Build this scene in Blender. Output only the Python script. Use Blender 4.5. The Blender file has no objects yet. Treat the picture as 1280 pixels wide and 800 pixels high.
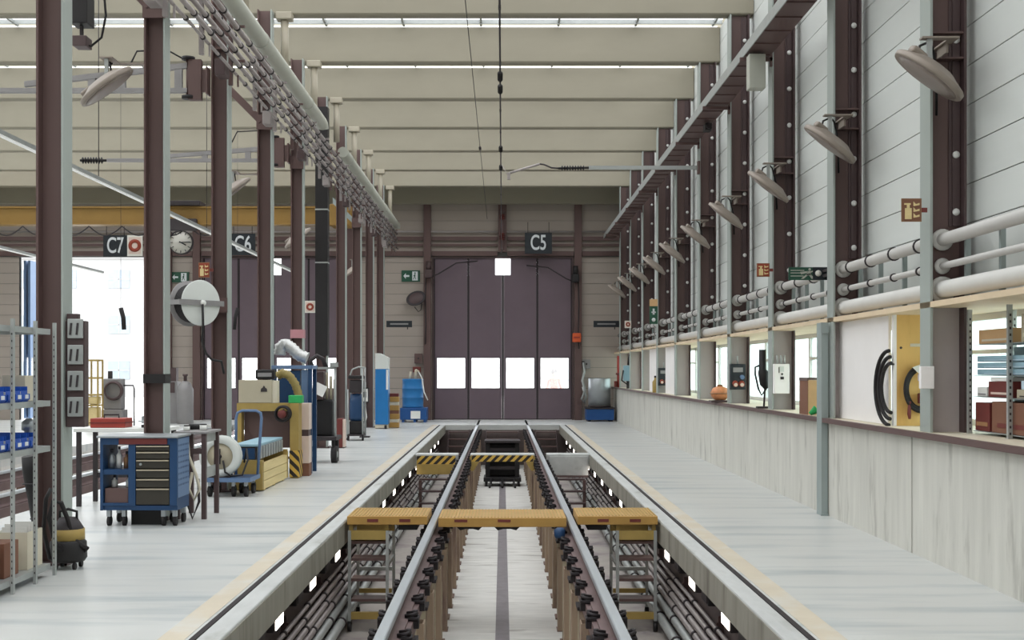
import bpy, bmesh, math, random
from mathutils import Vector, Matrix
random.seed(7)
PI = math.pi
C = bpy.context.scene.collection
W = {}
EYE = 1.64
F = 1480.0

def P(px, py, Y):
    """photo pixel at a given real distance Y -> point in metres"""
    return Vector(((px - 628) / F * Y, Y, EYE + (463 - py) / F * Y))

# ------------------------------------------------------------------ materials
def lin(h):
    h = h.lstrip('#')
    v = [int(h[i:i + 2], 16) / 255 for i in (0, 2, 4)]
    return [x / 12.92 if x <= .04045 else ((x + .055) / 1.055) ** 2.4 for x in v]

M = {}
def mat(name, hexc, rough=.6, metal=0., var=.08, scale=3., stretch=(1, 1, 1), bump=0., spec=.4, second=None, sec_lo=.55, sec_hi=.7, sec_scale=2., sec_stretch=None):
    m = bpy.data.materials.new(name); m.use_nodes = True
    nt = m.node_tree; n = nt.nodes; L = nt.links
    b = n['Principled BSDF']
    b.inputs['Roughness'].default_value = rough
    b.inputs['Metallic'].default_value = metal
    b.inputs['Specular IOR Level'].default_value = spec
    c = lin(hexc)
    geo = n.new('ShaderNodeNewGeometry')
    def noise(sc, st, detail=5):
        mp = n.new('ShaderNodeMapping'); mp.inputs['Scale'].default_value = st
        L.new(geo.outputs['Position'], mp.inputs['Vector'])
        t = n.new('ShaderNodeTexNoise'); t.inputs['Scale'].default_value = sc; t.inputs['Detail'].default_value = detail
        t.inputs['Roughness'].default_value = .6
        L.new(mp.outputs[0], t.inputs['Vector'])
        return t
    t = noise(scale, stretch)
    r = n.new('ShaderNodeValToRGB')
    r.color_ramp.elements[0].position = .3; r.color_ramp.elements[1].position = .7
    r.color_ramp.elements[0].color = [max(0, x * (1 - var)) for x in c] + [1]
    r.color_ramp.elements[1].color = [min(1, x * (1 + var)) for x in c] + [1]
    L.new(t.outputs['Fac'], r.inputs['Fac'])
    out = r.outputs['Color']
    if second:
        t2 = noise(sec_scale, sec_stretch or stretch, 6)
        mr = n.new('ShaderNodeMapRange'); mr.inputs[1].default_value = sec_lo; mr.inputs[2].default_value = sec_hi
        L.new(t2.outputs['Fac'], mr.inputs[0])
        mx = n.new('ShaderNodeMix'); mx.data_type = 'RGBA'
        L.new(mr.outputs[0], mx.inputs[0]); L.new(out, mx.inputs[6])
        mx.inputs[7].default_value = lin(second) + [1]
        out = mx.outputs[2]
    L.new(out, b.inputs['Base Color'])
    if bump:
        bp = n.new('ShaderNodeBump'); bp.inputs['Strength'].default_value = bump; bp.inputs['Distance'].default_value = .01
        L.new(t.outputs['Fac'], bp.inputs['Height']); L.new(bp.outputs[0], b.inputs['Normal'])
    M[name] = m
    return m

def emit(name, hexc, strength):
    m = bpy.data.materials.new(name); m.use_nodes = True
    n = m.node_tree.nodes; b = n['Principled BSDF']
    c = lin(hexc) + [1]
    b.inputs['Base Color'].default_value = c
    b.inputs['Emission Color'].default_value = c
    b.inputs['Emission Strength'].default_value = strength
    M[name] = m
    return m

def glass(name, hexc, haze=.25):
    m = bpy.data.materials.new(name); m.use_nodes = True
    nt = m.node_tree; n = nt.nodes; L = nt.links
    n.remove(n['Principled BSDF'])
    tr = n.new('ShaderNodeBsdfTransparent'); tr.inputs[0].default_value = lin(hexc) + [1]
    tl = n.new('ShaderNodeBsdfTranslucent'); tl.inputs[0].default_value = (.9, .9, .9, 1)
    gl = n.new('ShaderNodeBsdfGlossy'); gl.inputs['Roughness'].default_value = .05
    m1 = n.new('ShaderNodeMixShader'); m1.inputs[0].default_value = haze
    L.new(tr.outputs[0], m1.inputs[1]); L.new(tl.outputs[0], m1.inputs[2])
    m2 = n.new('ShaderNodeMixShader'); m2.inputs[0].default_value = .04
    L.new(m1.outputs[0], m2.inputs[1]); L.new(gl.outputs[0], m2.inputs[2])
    L.new(m2.outputs[0], n['Material Output'].inputs[0])
    M[name] = m
    return m

mat('mauve', '5f4a47', .5, var=.06, scale=2, stretch=(1, 1, .2))
mat('mauve_deep', '4f3f3f', .5, var=.08, scale=2)
mat('flange', '9ca39e', .45, var=.05, scale=2, stretch=(1, 1, .2))
mat('post_grey', '939d9b', .5, var=.05, scale=2)
mat('niche_grey', 'b0a6a5', .5, var=.04)
mat('wall_panel', 'd1d4d0', .55, var=.03, scale=.8, stretch=(1, .3, 3))
mat('end_panel', 'a2978e', .6, var=.04, scale=.8, stretch=(.3, 1, 3))
mat('joint', '6f6e6b', .8)
mat('board_concrete', 'c8c6be', .8, var=.10, scale=7, stretch=(1, 1, .10), bump=.25, second='8f8c84', sec_lo=.56, sec_hi=.78, sec_scale=5, sec_stretch=(1, 1, .18))
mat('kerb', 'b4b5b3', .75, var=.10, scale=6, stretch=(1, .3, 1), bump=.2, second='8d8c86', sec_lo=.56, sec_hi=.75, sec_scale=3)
mat('floor_paint', 'c1c2bf', .34, var=.05, scale=1.2, stretch=(.35, 1.8, 1), spec=.5, second='969fa2', sec_lo=.5, sec_hi=.72, sec_scale=1.1, sec_stretch=(.3, 2.4, 1))
mat('floor_line', 'c5baa7', .45, var=.05, scale=3, second='c5c4be', sec_lo=.5, sec_hi=.7, sec_scale=1.5)
mat('slot', '2b2526', .8)
mat('pit_side_shaded', 'a59e98', .75, var=.10, scale=4, bump=.2, second='80767a', sec_lo=.5, sec_hi=.7, sec_scale=2)  # darker than the middle floor: kerb shade put into the colour
mat('pit_concrete', 'd0cec9', .7, var=.10, scale=4, stretch=(.5, 2, 1), bump=.2, second='96918a', sec_lo=.58, sec_hi=.72, sec_scale=3, sec_stretch=(.4, 3, 1))
mat('drain', '7d777a', .7, var=.12, scale=6)
mat('pit_wall', '6b5f5c', .8, var=.12, scale=4)
mat('beam', '918b7b', .75, var=.04, scale=2, stretch=(.4, 1, 1))
mat('roof', 'a9a493', .8)
mat('steel', 'a9adb0', .4, .7, var=.06, scale=5)
mat('galv', 'a5a8a6', .45, .35, var=.07, scale=6)
mat('rail_head', 'c3c9ce', .3, .6, var=.05, scale=3, stretch=(3, .4, 1))
mat('rail_side', '6d5a59', .6, .2, var=.12, scale=5)
mat('black_iron', '262022', .6, .1, var=.2, scale=8)
mat('post_paint', 'b0a68f', .65, var=.14, scale=4, stretch=(1, 1, .25), second='7d6358', sec_lo=.5, sec_hi=.62, sec_scale=4, sec_stretch=(1, .6, .3))
mat('post_rust', '7a6258', .7, var=.16, scale=5, stretch=(1, 1, .3), second='a89a80', sec_lo=.55, sec_hi=.7, sec_scale=3)
mat('pipe_grey', 'bdbab6', .4, .1, var=.05)
mat('pipe_pale', 'cfcdc8', .4, var=.04)
mat('pipe_green', 'adaea3', .45, var=.04)
mat('pipe_khaki', 'a59d8c', .5, var=.05)
mat('kerb_face', '8e8a7f', .8, var=.12, scale=6, stretch=(1, 1, .2), bump=.2, second='6a655b', sec_lo=.5, sec_hi=.7, sec_scale=4, sec_stretch=(1, 1, .15))  # shade of the kerb's pit side put into the colour, plus stain streaks
mat('conduit', 'a09896', .4, .3, var=.08)
mat('yellow', 'ad8647', .5, var=.08, scale=5)
mat('yellow_dull', 'a48b4e', .55, var=.1, scale=5)
mat('crane_yellow', '8f6f36', .5, var=.05)
mat('wood_pale', 'd9c48f', .65, var=.08, scale=5, stretch=(1, .2, 3))
mat('plywood', 'dcb26a', .6, var=.08, scale=3, stretch=(1, 1, .3), second='c89a52', sec_lo=.52, sec_hi=.7, sec_scale=3, sec_stretch=(2, 2, .4))
mat('soffit_ply', 'd8c3a5', .6, var=.08, scale=2)
mat('black', '1d1a1b', .55, var=.15)
mat('rubber', '211d1e', .7, var=.15)
mat('dark', '342e30', .6, var=.12)
mat('drawer_dark', '37332c', .5, var=.1)
mat('blue', '1d4c86', .4, var=.08)
mat('strut_paint', '97836f', .7, var=.16, scale=4, stretch=(1, 1, .3), second='6e5850', sec_lo=.5, sec_hi=.66, sec_scale=3)
mat('blue_bright', '2370ad', .4, var=.06)
mat('blue_navy', '1f3f64', .45, var=.08)
mat('blue_pale', '627a9c', .45, var=.06)
mat('bin_blue', '1f55b8', .4, var=.06)
mat('label_white', 'e2e2de', .6, var=.03)
mat('paper', 'e8e6e2', .7, var=.02)
mat('cream', 'cfc6b2', .6, var=.05)
mat('beige_box', 'b3a993', .5, var=.05)
mat('carton', '9c7350', .75, var=.08, scale=6)
mat('carton_pale', 'c9a377', .75, var=.06, scale=6)
mat('carton_dark', '7c5543', .75, var=.08)
mat('red', '9a3a30', .5, var=.08)
mat('red_sign', '8f3b27', .5, var=.03)
mat('maroon', '6b2f2b', .55, var=.08)
mat('orange', 'c8552b', .55, var=.08)
mat('orange_glass', 'cf8a5c', .4, var=.2, scale=20)
mat('pink', 'b98389', .6, var=.05)
mat('green', '2fa35a', .5, var=.1, scale=8)
mat('sign_green', '26503e', .5, var=.04)
mat('sign_black', '22272c', .5, var=.04)
mat('sign_letter', 'd2d6d8', .5, var=.02)
mat('sign_white', 'dedbd2', .5, var=.02)
mat('white_panel', 'f0ecea', .5, var=.02)
mat('white_paint', 'dddcda', .45, var=.03)
mat('pinkish', 'd8c3b7', .6, var=.05)
mat('lamp_shell', '91867c', .5, .2, var=.08)
mat('lamp_lens', '8b7f78', .35, var=.05)
mat('door_paint', '675860', .5, var=.05, scale=1.5)
mat('door_seal', '2d2628', .7)
mat('duct_foil', 'c6c6c4', .35, .5, var=.15, scale=25)
mat('hose_tan', '93834f', .6, var=.12, scale=20)
mat('copper', '8d6a4e', .5, .4)
mat('bluegrey', '8fb0be', .5, var=.06)
mat('plastic_clear', 'bccfdd', .3, var=.08, scale=12)
mat('yard', 'c6c2bd', .8, var=.05)
mat('facade', 'a2a1a0', .8, var=.02)
mat('facade_window', '8b949c', .4)
mat('grey_machine', '8d8a8a', .5, .2, var=.08)
mat('skin', 'c79a80', .6)
mat('navy_cloth', '3a4152', .8)
mat('hair', '3a2b24', .8)
emit('sky_panel', 'f8fbff', 1.75)
emit('pit_light', 'fff6ea', 5.0)
emit('tube_light', 'f3f5f2', .12)
glass('pane', 'ffffff', .18)
glass('pane_tint', 'dcece8', .3)

# hazard stripes: bands that belong to the board itself (object space)
def hazard(name, op='SUBTRACT'):
    m = bpy.data.materials.new(name); m.use_nodes = True
    nt = m.node_tree; n = nt.nodes; L = nt.links; b = n['Principled BSDF']; b.inputs['Roughness'].default_value = .55
    g = n.new('ShaderNodeNewGeometry'); s = n.new('ShaderNodeSeparateXYZ'); L.new(g.outputs['Position'], s.inputs[0])
    a = n.new('ShaderNodeMath'); a.operation = op; L.new(s.outputs['X'], a.inputs[0]); L.new(s.outputs['Z'], a.inputs[1])
    y = n.new('ShaderNodeMath'); y.operation = 'ADD'; L.new(a.outputs[0], y.inputs[0]); L.new(s.outputs['Y'], y.inputs[1])
    d = n.new('ShaderNodeMath'); d.operation = 'MULTIPLY'; d.inputs[1].default_value = 6.5; L.new(y.outputs[0], d.inputs[0])
    f = n.new('ShaderNodeMath'); f.operation = 'FRACT'; L.new(d.outputs[0], f.inputs[0])
    c = n.new('ShaderNodeMath'); c.operation = 'GREATER_THAN'; c.inputs[1].default_value = .5; L.new(f.outputs[0], c.inputs[0])
    mx = n.new('ShaderNodeMix'); mx.data_type = 'RGBA'; L.new(c.outputs[0], mx.inputs[0])
    mx.inputs[6].default_value = lin('cfa94a') + [1]; mx.inputs[7].default_value = lin('26201f') + [1]
    L.new(mx.outputs[2], b.inputs['Base Color'])
    M[name] = m
hazard('hazard'); hazard('hazard_falling', 'ADD')

# ------------------------------------------------------------------ mesh builder
class MB:
    def __init__(s):
        s.bm = bmesh.new(); s.mi = 0; s.xf = None
    def _fin(s, verts, faces, smooth=False):
        for f in faces:
            f.material_index = s.mi; f.smooth = smooth
        if s.xf is not None:
            bmesh.ops.transform(s.bm, matrix=s.xf, verts=list(verts))
    def box(s, x0, x1, y0, y1, z0, z1, bev=0.):
        x0, x1 = min(x0, x1), max(x0, x1); y0, y1 = min(y0, y1), max(y0, y1); z0, z1 = min(z0, z1), max(z0, z1)
        r = bmesh.ops.create_cube(s.bm, size=1)
        vs = r['verts']
        for v in vs:
            v.co = Vector(((x0 + x1) / 2 + v.co.x * (x1 - x0), (y0 + y1) / 2 + v.co.y * (y1 - y0), (z0 + z1) / 2 + v.co.z * (z1 - z0)))
        fs = set(f for v in vs for f in v.link_faces)
        if bev:
            es = list(set(e for v in vs for e in v.link_edges))
            r2 = bmesh.ops.bevel(s.bm, geom=es, offset=min(bev, .45 * min(x1 - x0, y1 - y0, z1 - z0)), segments=2, profile=.5, affect='EDGES')
            fs = set(r2['faces']); vs = set(r2['verts'])
            for v in list(vs):
                for f in v.link_faces: fs.add(f)
            vs = set(v for f in fs for v in f.verts)
        s._fin(vs, fs)
        return s
    def cyl(s, p0, p1, r, seg=14, r2=None, smooth=True):
        p0, p1 = Vector(p0), Vector(p1); d = p1 - p0
        res = bmesh.ops.create_cone(s.bm, cap_ends=True, segments=seg, radius1=r, radius2=r if r2 is None else r2, depth=d.length)
        mt = Matrix.Translation((p0 + p1) / 2) @ d.to_track_quat('Z', 'Y').to_matrix().to_4x4()
        vs = res['verts']
        bmesh.ops.transform(s.bm, matrix=mt, verts=vs)
        fs = set(f for v in vs for f in v.link_faces)
        s._fin(vs, fs, False)
        if smooth:
            for f in fs:
                if len(f.verts) == 4: f.smooth = True
        return s
    def tube(s, pts, r, seg=8, closed=False):
        pts = [Vector(p) for p in pts]; n = len(pts); rings = []
        up = None
        for i, p in enumerate(pts):
            a = pts[(i - 1) % n] if (closed or i > 0) else p
            b = pts[(i + 1) % n] if (closed or i < n - 1) else p
            t = (b - a).normalized()
            if up is None:
                up = Vector((0, 0, 1)) if abs(t.z) < .9 else Vector((1, 0, 0))
            x = t.cross(up)
            if x.length < 1e-5: x = t.cross(Vector((1, 0, 0)) if abs(t.x) < .9 else Vector((0, 1, 0)))
            x.normalize(); y = x.cross(t).normalized(); up = y
            rr = r[i] if isinstance(r, (list, tuple)) else r
            rings.append([s.bm.verts.new(p + x * (rr * math.cos(2 * PI * k / seg)) + y * (rr * math.sin(2 * PI * k / seg))) for k in range(seg)])
        fs = []
        for i in range(n if closed else n - 1):
            A, B = rings[i], rings[(i + 1) % n]
            for k in range(seg):
                fs.append(s.bm.faces.new((A[k], A[(k + 1) % seg], B[(k + 1) % seg], B[k])))
        vs = [v for q in rings for v in q]
        s._fin(vs, fs, True)
        if not closed:
            caps = [s.bm.faces.new(list(reversed(rings[0]))), s.bm.faces.new(rings[-1])]
            for f in caps: f.material_index = s.mi
        return s
    def lathe(s, prof, mtx=None, seg=24):
        """profile of (radius, height) spun about local Z, closed at the ends"""
        rings = []; fs = []
        for r, z in prof:
            if r < 1e-6: rings.append([s.bm.verts.new((0, 0, z))])
            else: rings.append([s.bm.verts.new((r * math.cos(2 * PI * k / seg), r * math.sin(2 * PI * k / seg), z)) for k in range(seg)])
        for A, B in zip(rings, rings[1:]):
            for k in range(seg):
                a0, a1 = A[k % len(A)], A[(k + 1) % len(A)]; b0, b1 = B[k % len(B)], B[(k + 1) % len(B)]
                q = []
                for v in (a0, a1, b1, b0):
                    if v not in q: q.append(v)
                if len(q) >= 3: fs.append(s.bm.faces.new(q))
        closed = prof[0] == prof[-1]
        for R, rev in () if closed else ((rings[0], True), (rings[-1], False)):
            if len(R) > 1: fs.append(s.bm.faces.new(list(reversed(R)) if rev else R))
        vs = [v for R in rings for v in R]
        if mtx is not None: bmesh.ops.transform(s.bm, matrix=mtx, verts=vs)
        s._fin(vs, fs, True)
        for f in fs:
            if len(f.verts) > 4: f.smooth = False
        return s
    def prism(s, poly, axis, a, b):
        """2-D polygon extruded along an axis: 'x' -> (y,z), 'y' -> (x,z), 'z' -> (x,y)"""
        mk = {'x': lambda p, t: (t, p[0], p[1]), 'y': lambda p, t: (p[0], t, p[1]), 'z': lambda p, t: (p[0], p[1], t)}[axis]
        A = [s.bm.verts.new(mk(p, a)) for p in poly]; B = [s.bm.verts.new(mk(p, b)) for p in poly]
        n = len(poly); fs = [s.bm.faces.new(A), s.bm.faces.new(list(reversed(B)))]
        for i in range(n): fs.append(s.bm.faces.new((A[i], B[i], B[(i + 1) % n], A[(i + 1) % n])))
        s._fin(A + B, fs)
        return s
    def ring(s, c, axis, R, r, seg=24, sub=8):
        c = Vector(c); ax = Vector(axis).normalized()
        u = ax.orthogonal().normalized(); v = ax.cross(u)
        return s.tube([c + (u * math.cos(2 * PI * k / seg) + v * math.sin(2 * PI * k / seg)) * R for k in range(seg)], r, sub, True)
    def build(s, name, mats, parent=None):
        if not isinstance(mats, (list, tuple)): mats = [mats]
        bm = s.bm
        bmesh.ops.recalc_face_normals(bm, faces=bm.faces)
        if parent is None:
            xs = [v.co for v in bm.verts]
            o0 = Vector(((min(v.x for v in xs) + max(v.x for v in xs)) / 2, (min(v.y for v in xs) + max(v.y for v in xs)) / 2, min(v.z for v in xs)))
        else: o0 = W[parent.name]
        bmesh.ops.translate(bm, vec=-o0, verts=bm.verts)
        me = bpy.data.meshes.new(name); bm.to_mesh(me); bm.free()
        for m in mats: me.materials.append(M[m])
        o = bpy.data.objects.new(name, me); C.objects.link(o)
        if parent is None: o.location = o0
        else: o.parent = parent
        W[o.name] = o0
        return o

def tag(o, label, cat, group=None):
    o['label'] = label; o['category'] = cat; o['kind'] = 'thing'
    if group: o['group'] = group
    return o
def thing(name, label, cat, loc=(0, 0, 0), group=None):
    o = bpy.data.objects.new(name, None); C.objects.link(o); o.empty_display_size = .1
    o.location = loc; W[o.name] = Vector(loc)
    return tag(o, label, cat, group)
def struct(o):
    o['kind'] = 'structure'; return o
def clone(root, loc, label, group=None):
    def cp(o, parent):
        c = o.copy(); C.objects.link(c)
        if parent is not None: c.parent = parent
        for ch in o.children: cp(ch, c)
        return c
    c = cp(root, None); c.location = loc; c['label'] = label; W[c.name] = Vector(loc)
    if group: c['group'] = group
    return c
def text(body, size, loc, parent, material, rot=(PI / 2, 0, 0), name='lettering', align='CENTER', sx=1., bold=0.):
    cu = bpy.data.curves.new('t', 'FONT'); cu.body = body; cu.size = size; cu.extrude = .004; cu.offset = bold * size; cu.align_x = align; cu.align_y = 'CENTER'
    t = bpy.data.objects.new('t', cu); C.objects.link(t)
    dg = bpy.context.evaluated_depsgraph_get(); dg.update()
    me = bpy.data.meshes.new_from_object(t.evaluated_get(dg))
    bpy.data.objects.remove(t)
    from mathutils import Euler
    mt = Matrix.Translation(Vector(loc) - W[parent.name]) @ Euler(rot).to_matrix().to_4x4() @ Matrix.Diagonal((sx, 1, 1, 1))
    me.transform(mt); me.name = name; me.materials.clear(); me.materials.append(M[material])
    o = bpy.data.objects.new(name, me); C.objects.link(o); o.parent = parent; W[o.name] = W[parent.name]
    return o
ORD = 'first second third fourth fifth sixth seventh eighth ninth tenth eleventh twelfth thirteenth fourteenth fifteenth sixteenth seventeenth eighteenth nineteenth twentieth twenty-first twenty-second twenty-third twenty-fourth twenty-fifth twenty-sixth twenty-seventh twenty-eighth twenty-ninth thirtieth thirty-first thirty-second thirty-third thirty-fourth thirty-fifth thirty-sixth thirty-seventh thirty-eighth thirty-ninth fortieth'.split()
# ================================================================== SETTING
Y_END = 39.2
def S(mb, name, mats, parent=None):
    return struct(mb.build(name, mats, parent)) if parent is None else mb.build(name, mats, parent)

# floors (left aisle with the neighbouring pit, right aisle, far apron)
m = MB()
m.box(-5.55, -1.89, -8, Y_END, -.15, 0)
m.box(-18.4, -9.25, -8, Y_END, -.15, 0)
m.box(-9.25, -5.55, 35.6, Y_END, -.15, 0)
m.box(-1.89, 1.89, 35.6, Y_END, -.15, 0)
m.box(1.89, 4.6, -8, Y_END, -.15, 0)
S(m, 'floor', 'floor_paint')
for nm, s in (('left', -1), ('right', 1)):
    m = MB(); m.box(s * 1.935, s * 2.10, -8, 35.6, .0005, .003)
    S(m, 'floor_marking_' + nm, 'floor_line')
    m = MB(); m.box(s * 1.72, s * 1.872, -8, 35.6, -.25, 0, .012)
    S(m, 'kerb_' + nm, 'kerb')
    m = MB(); m.box(s * 1.712, s * 1.72, -8, 35.6, -.25, -.018)  # added thin slab that carries the painted shade of the kerb side
    S(m, 'trim_kerb_' + nm, 'kerb_face')  # kerb_face: kerb shade and stain streaks painted on the added slab
    m = MB(); m.box(s * 1.872, s * 1.91, -8, 35.6, -.02, .002)
    S(m, 'trim_' + ('1' if s < 0 else '2'), 'slot')
    m = MB(); m.box(s * 1.98, s * 2.1, -8, 35.6, -1.3, -.15)
    m.box(s * 1.86, s * 1.98, -8, 35.6, -.25, -.2)
    S(m, 'wall_pit_' + nm, 'pit_wall')
m = MB(); m.box(-.66, .66, -8, 35.72, -1.35, -1.2)
S(m, 'floor_pit_middle', 'pit_concrete')
for nm, s in (('left', -1), ('right', 1)):
    m = MB(); m.box(s * .66, s * 2.1, -8, 35.72, -1.35, -1.2)
    S(m, 'floor_pit_' + nm, 'pit_side_shaded')
m = MB(); m.box(-.075, .075, -8, 33.4, -1.2, -1.197)
S(m, 'floor_drain', 'drain')
m = MB(); m.box(-2.1, 2.1, 35.6, 35.72, -1.2, -.15)
S(m, 'wall_pit_end', 'pit_wall')
# neighbouring pit
m = MB(); m.box(-9.4, -5.4, -8, 35.72, -1.35, -1.2); m.box(-9.4, -9.25, -8, 35.6, -1.2, -.15); m.box(-5.55, -5.4, -8, 35.6, -1.2, -.15)
S(m, 'floor_side_pit', 'pit_concrete')

# right low wall and the niche above it
m = MB()
ys = [-8, 1.6, 4.7, 7.67, 10.64, 13.36, 19.6, 25.7, 31.8, Y_END]
for a, b in zip(ys, ys[1:]):
    m.box(3.68, 3.9, a + .015, b - .015, 0, 1.05)
m.mi = 1; m.box(3.70, 3.9, -8, Y_END, 0, 1.05)
S(m, 'wall_right_lower', ['board_concrete', 'joint'])
m = MB(); m.box(3.62, 4.62, -8, Y_END, 1.055, 1.10, .008)
S(m, 'sill_right', 'cream')
m = MB(); m.box(3.605, 3.66, -8, Y_END, 1.052, 1.103)
S(m, 'trim_3', 'mauve')
m = MB(); m.box(3.70, 4.62, -8, Y_END, 2.185, 2.235)
S(m, 'trim_4', 'soffit_ply')
# upper panels
m = MB()
z = 2.235
zj = [2.24 + .347 * k for k in range(18)]
for a, b in zip(zj, zj[1:]):
    m.box(4.10, 4.2, -8, Y_END, a + .005, min(b, 8.1) - .005)
m.mi = 1; m.box(4.112, 4.2, -8, Y_END, 2.24, 8.1)
S(m, 'wall_right', ['wall_panel', 'joint'])
m = MB(); m.box(4.62, 4.75, -8, Y_END, -.1, 1.10); m.box(4.62, 4.75, -8, Y_END, 2.185, 2.5)
S(m, 'wall_outer_right', 'white_paint')

# end wall with three gates
gates = [(-16.0, -11.2), (-9.95, -5.2), (-2.33, 2.36)]
zt = 5.40
m = MB()
rows = [.347 * k for k in range(24)]
for a, b in zip(rows, rows[1:]):
    b = min(b, 8.1)
    segs = [(-18.4, 4.62)]
    if a < zt - .1:
        segs = [(-18.4, -16.0), (-11.2, -9.95), (-5.2, -2.33), (2.36, 4.62)]
        b = min(b, zt) if b > zt else b
    for p, q in segs: m.box(p, q, Y_END, Y_END + .12, a + .006, b - .006)
m.mi = 1
for p, q in ((-18.4, -16.0), (-11.2, -9.95), (-5.2, -2.33), (2.36, 4.62)): m.box(p, q, Y_END + .015, Y_END + .2, 0, zt)
m.box(-18.4, 4.62, Y_END + .015, Y_END + .2, zt - .006, 8.1)
S(m, 'wall_end', ['end_panel', 'joint'])
# steelwork on the end wall
m = MB()
for x in (-10.1, -5.05, -2.48, 2.50, -11.05):
    m.box(x - .12, x + .12, Y_END - .16, Y_END - .002, 0, 7.3)
m.box(-.14, .14, Y_END - .2, Y_END - .002, 5.55, 7.3)
for z0, z1 in ((5.42, 5.58), (5.74, 5.82), (5.93, 6.06)):
    for a, b in ((-18.3, -11.2), (-10.9, -10.25), (-9.95, -5.2), (-4.9, -2.62), (-2.34, -.16), (.16, 2.36), (2.64, 3.9)):
        m.box(a, b, Y_END - .10, Y_END - .002, z0, z1)
S(m, 'trim_5', 'mauve')
m = MB(); m.cyl((-18, Y_END - .12, 6.22), (3.9, Y_END - .12, 6.22), .03)
S(m, 'trim_6', 'conduit')
m = MB(); m.box(-18.4, 4.1, Y_END - .55, Y_END - .2, 7.1, 8.1)
S(m, 'beam_end', 'beam')

# other walls
m = MB(); m.box(-18.6, -18.4, -8, Y_END, -.1, 8.1)
S(m, 'wall_left', 'wall_panel')
m = MB(); m.box(-18.6, 4.75, -8.2, -8, -1.3, 8.1)
S(m, 'wall_back', 'wall_panel')

# ceiling: beams, roof with light strips between them
beams = [10.42 + 3.0 * k for k in range(-6, 10)]
for i, y in enumerate(beams):
    m = MB()
    m.prism([(y - .14, 8.1), (y - .14, 7.46), (y - .12, 7.44), (y + .10, 7.44), (y + .12, 7.46), (y + .12, 8.1)], 'x', -18.4, 4.09)
    S(m, 'ceiling_beam', 'beam')
m = MB(); m.box(-18.6, 4.75, -8.2, Y_END + .3, 8.35, 8.5)
m.box(-18.6, 4.75, 37.6, Y_END + .2, 8.1, 8.35)
S(m, 'ceiling', 'roof')
for i, (a, b) in enumerate(zip(beams[:-1], beams[1:])):
    m = MB()
    m.box(-18.4, 4.09, a + .14, b - .16, 8.16, 8.2)
    m.mi = 1
    m.box(-18.4, 4.09, b - .42, b - .38, 8.08, 8.16)
    for k in range(16):
        x = -17.8 + 1.45 * k
        m.box(x - .02, x + .02, a + .14, b - .16, 8.10, 8.16)
    S(m, 'window_roof_%d' % (i + 1), ['sky_panel', 'galv'])

# ---------------------------------------------------------------- gates
def gate(n, x0, x1, label):
    root = bpy.data.objects.new('door_%d' % n, None); C.objects.link(root); root.location = ((x0 + x1) / 2, Y_END, 0); root['kind'] = 'structure'
    W[root.name] = Vector(root.location)
    y0, y1 = Y_END + .02, Y_END + .09
    w = (x1 - x0 - .12) / 4
    cx = (x0 + x1) / 2
    fr = MB()
    fr.box(x0, x0 + .06, y0 - .06, y1 + .06, 0, zt); fr.box(x1 - .06, x1, y0 - .06, y1 + .06, 0, zt)
    fr.box(x0 + .06, x1 - .06, y0 - .06, y1 + .06, zt - .05, zt)
    fr.build('frame', 'mauve_deep', root)
    for i in range(4):
        a = x0 + .06 + w * i; b = a + w
        a += .035; b -= .035
        zw0, zw1 = 1.03, 2.07
        wa, wb = a + .05, b - .05
        m = MB()
        m.box(a, b, y0, y1, .04, zw0); m.box(a, wa, y0, y1, zw0, zw1); m.box(wb, b, y0, y1, zw0, zw1)
        # the middle leaves are notched at the top for the overhead line
        nz = 4.80
        if i == 1:
            m.box(a, b, y0, y1, zw1, nz); m.box(a, cx - .25, y0, y1, nz, zt - .053)
        elif i == 2:
            m.box(a, b, y0, y1, zw1, nz); m.box(cx + .25, b, y0, y1, nz, zt - .053)
        else: m.box(a, b, y0, y1, zw1, zt - .053)
        leaf = m.build('leaf', 'door_paint', root)
        s = MB(); s.box(a - .034, a - .002, y0 + .01, y1 - .01, .04, zt - .053 if i != 2 else nz); s.box(b + .002, b + .034, y0 + .01, y1 - .01, .04, zt - .053 if i != 1 else nz)
        if i: s.box(a - .055, a - .015, y1 + .002, y1 + .012, .0, zt - .053 if i != 2 else nz)
        s.box(a - .036, b + .036, y0 + .012, y1 - .012, .001, .04)
        s.build('seal', 'door_seal', leaf)
        g = MB(); g.box(wa, wb, y0 + .03, y0 + .04, zw0, zw1)
        g.build('pane', 'pane', leaf)
        r = MB()
        for p in ((wa, wa + .018, zw0, zw1), (wb - .018, wb, zw0, zw1), (wa + .018, wb - .018, zw0, zw0 + .018), (wa + .018, wb - .018, zw1 - .018, zw1)):
            r.box(p[0], p[1], y0 - .008, y0 + .03, p[2], p[3])
        r.build('window_rim', 'dark', leaf)
    return root
gate(1, -2.33, 2.36, 'C5'); gate(2, -9.95, -5.2, 'C6')
# the third gate stands folded open: leaves stacked at both jambs
root = bpy.data.objects.new('door_3', None); C.objects.link(root); root.location = (-13.6, Y_END, 0); root['kind'] = 'structure'; W[root.name] = Vector(root.location)
for x in (-15.95, -15.80, -11.46, -11.31):
    m = MB(); m.box(x, x + .07, Y_END + .25, Y_END + 1.35, .04, 1.03); m.box(x, x + .07, Y_END + .25, Y_END + .35, 1.03, 2.07); m.box(x, x + .07, Y_END + 1.25, Y_END + 1.35, 1.03, 2.07); m.box(x, x + .07, Y_END + .25, Y_END + 1.35, 2.07, 5.3)
    lf = m.build('leaf', 'blue_pale', root)
    m = MB(); m.box(x + .03, x + .04, Y_END + .35, Y_END + 1.25, 1.03, 2.07); m.build('pane', 'pane', lf)

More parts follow.
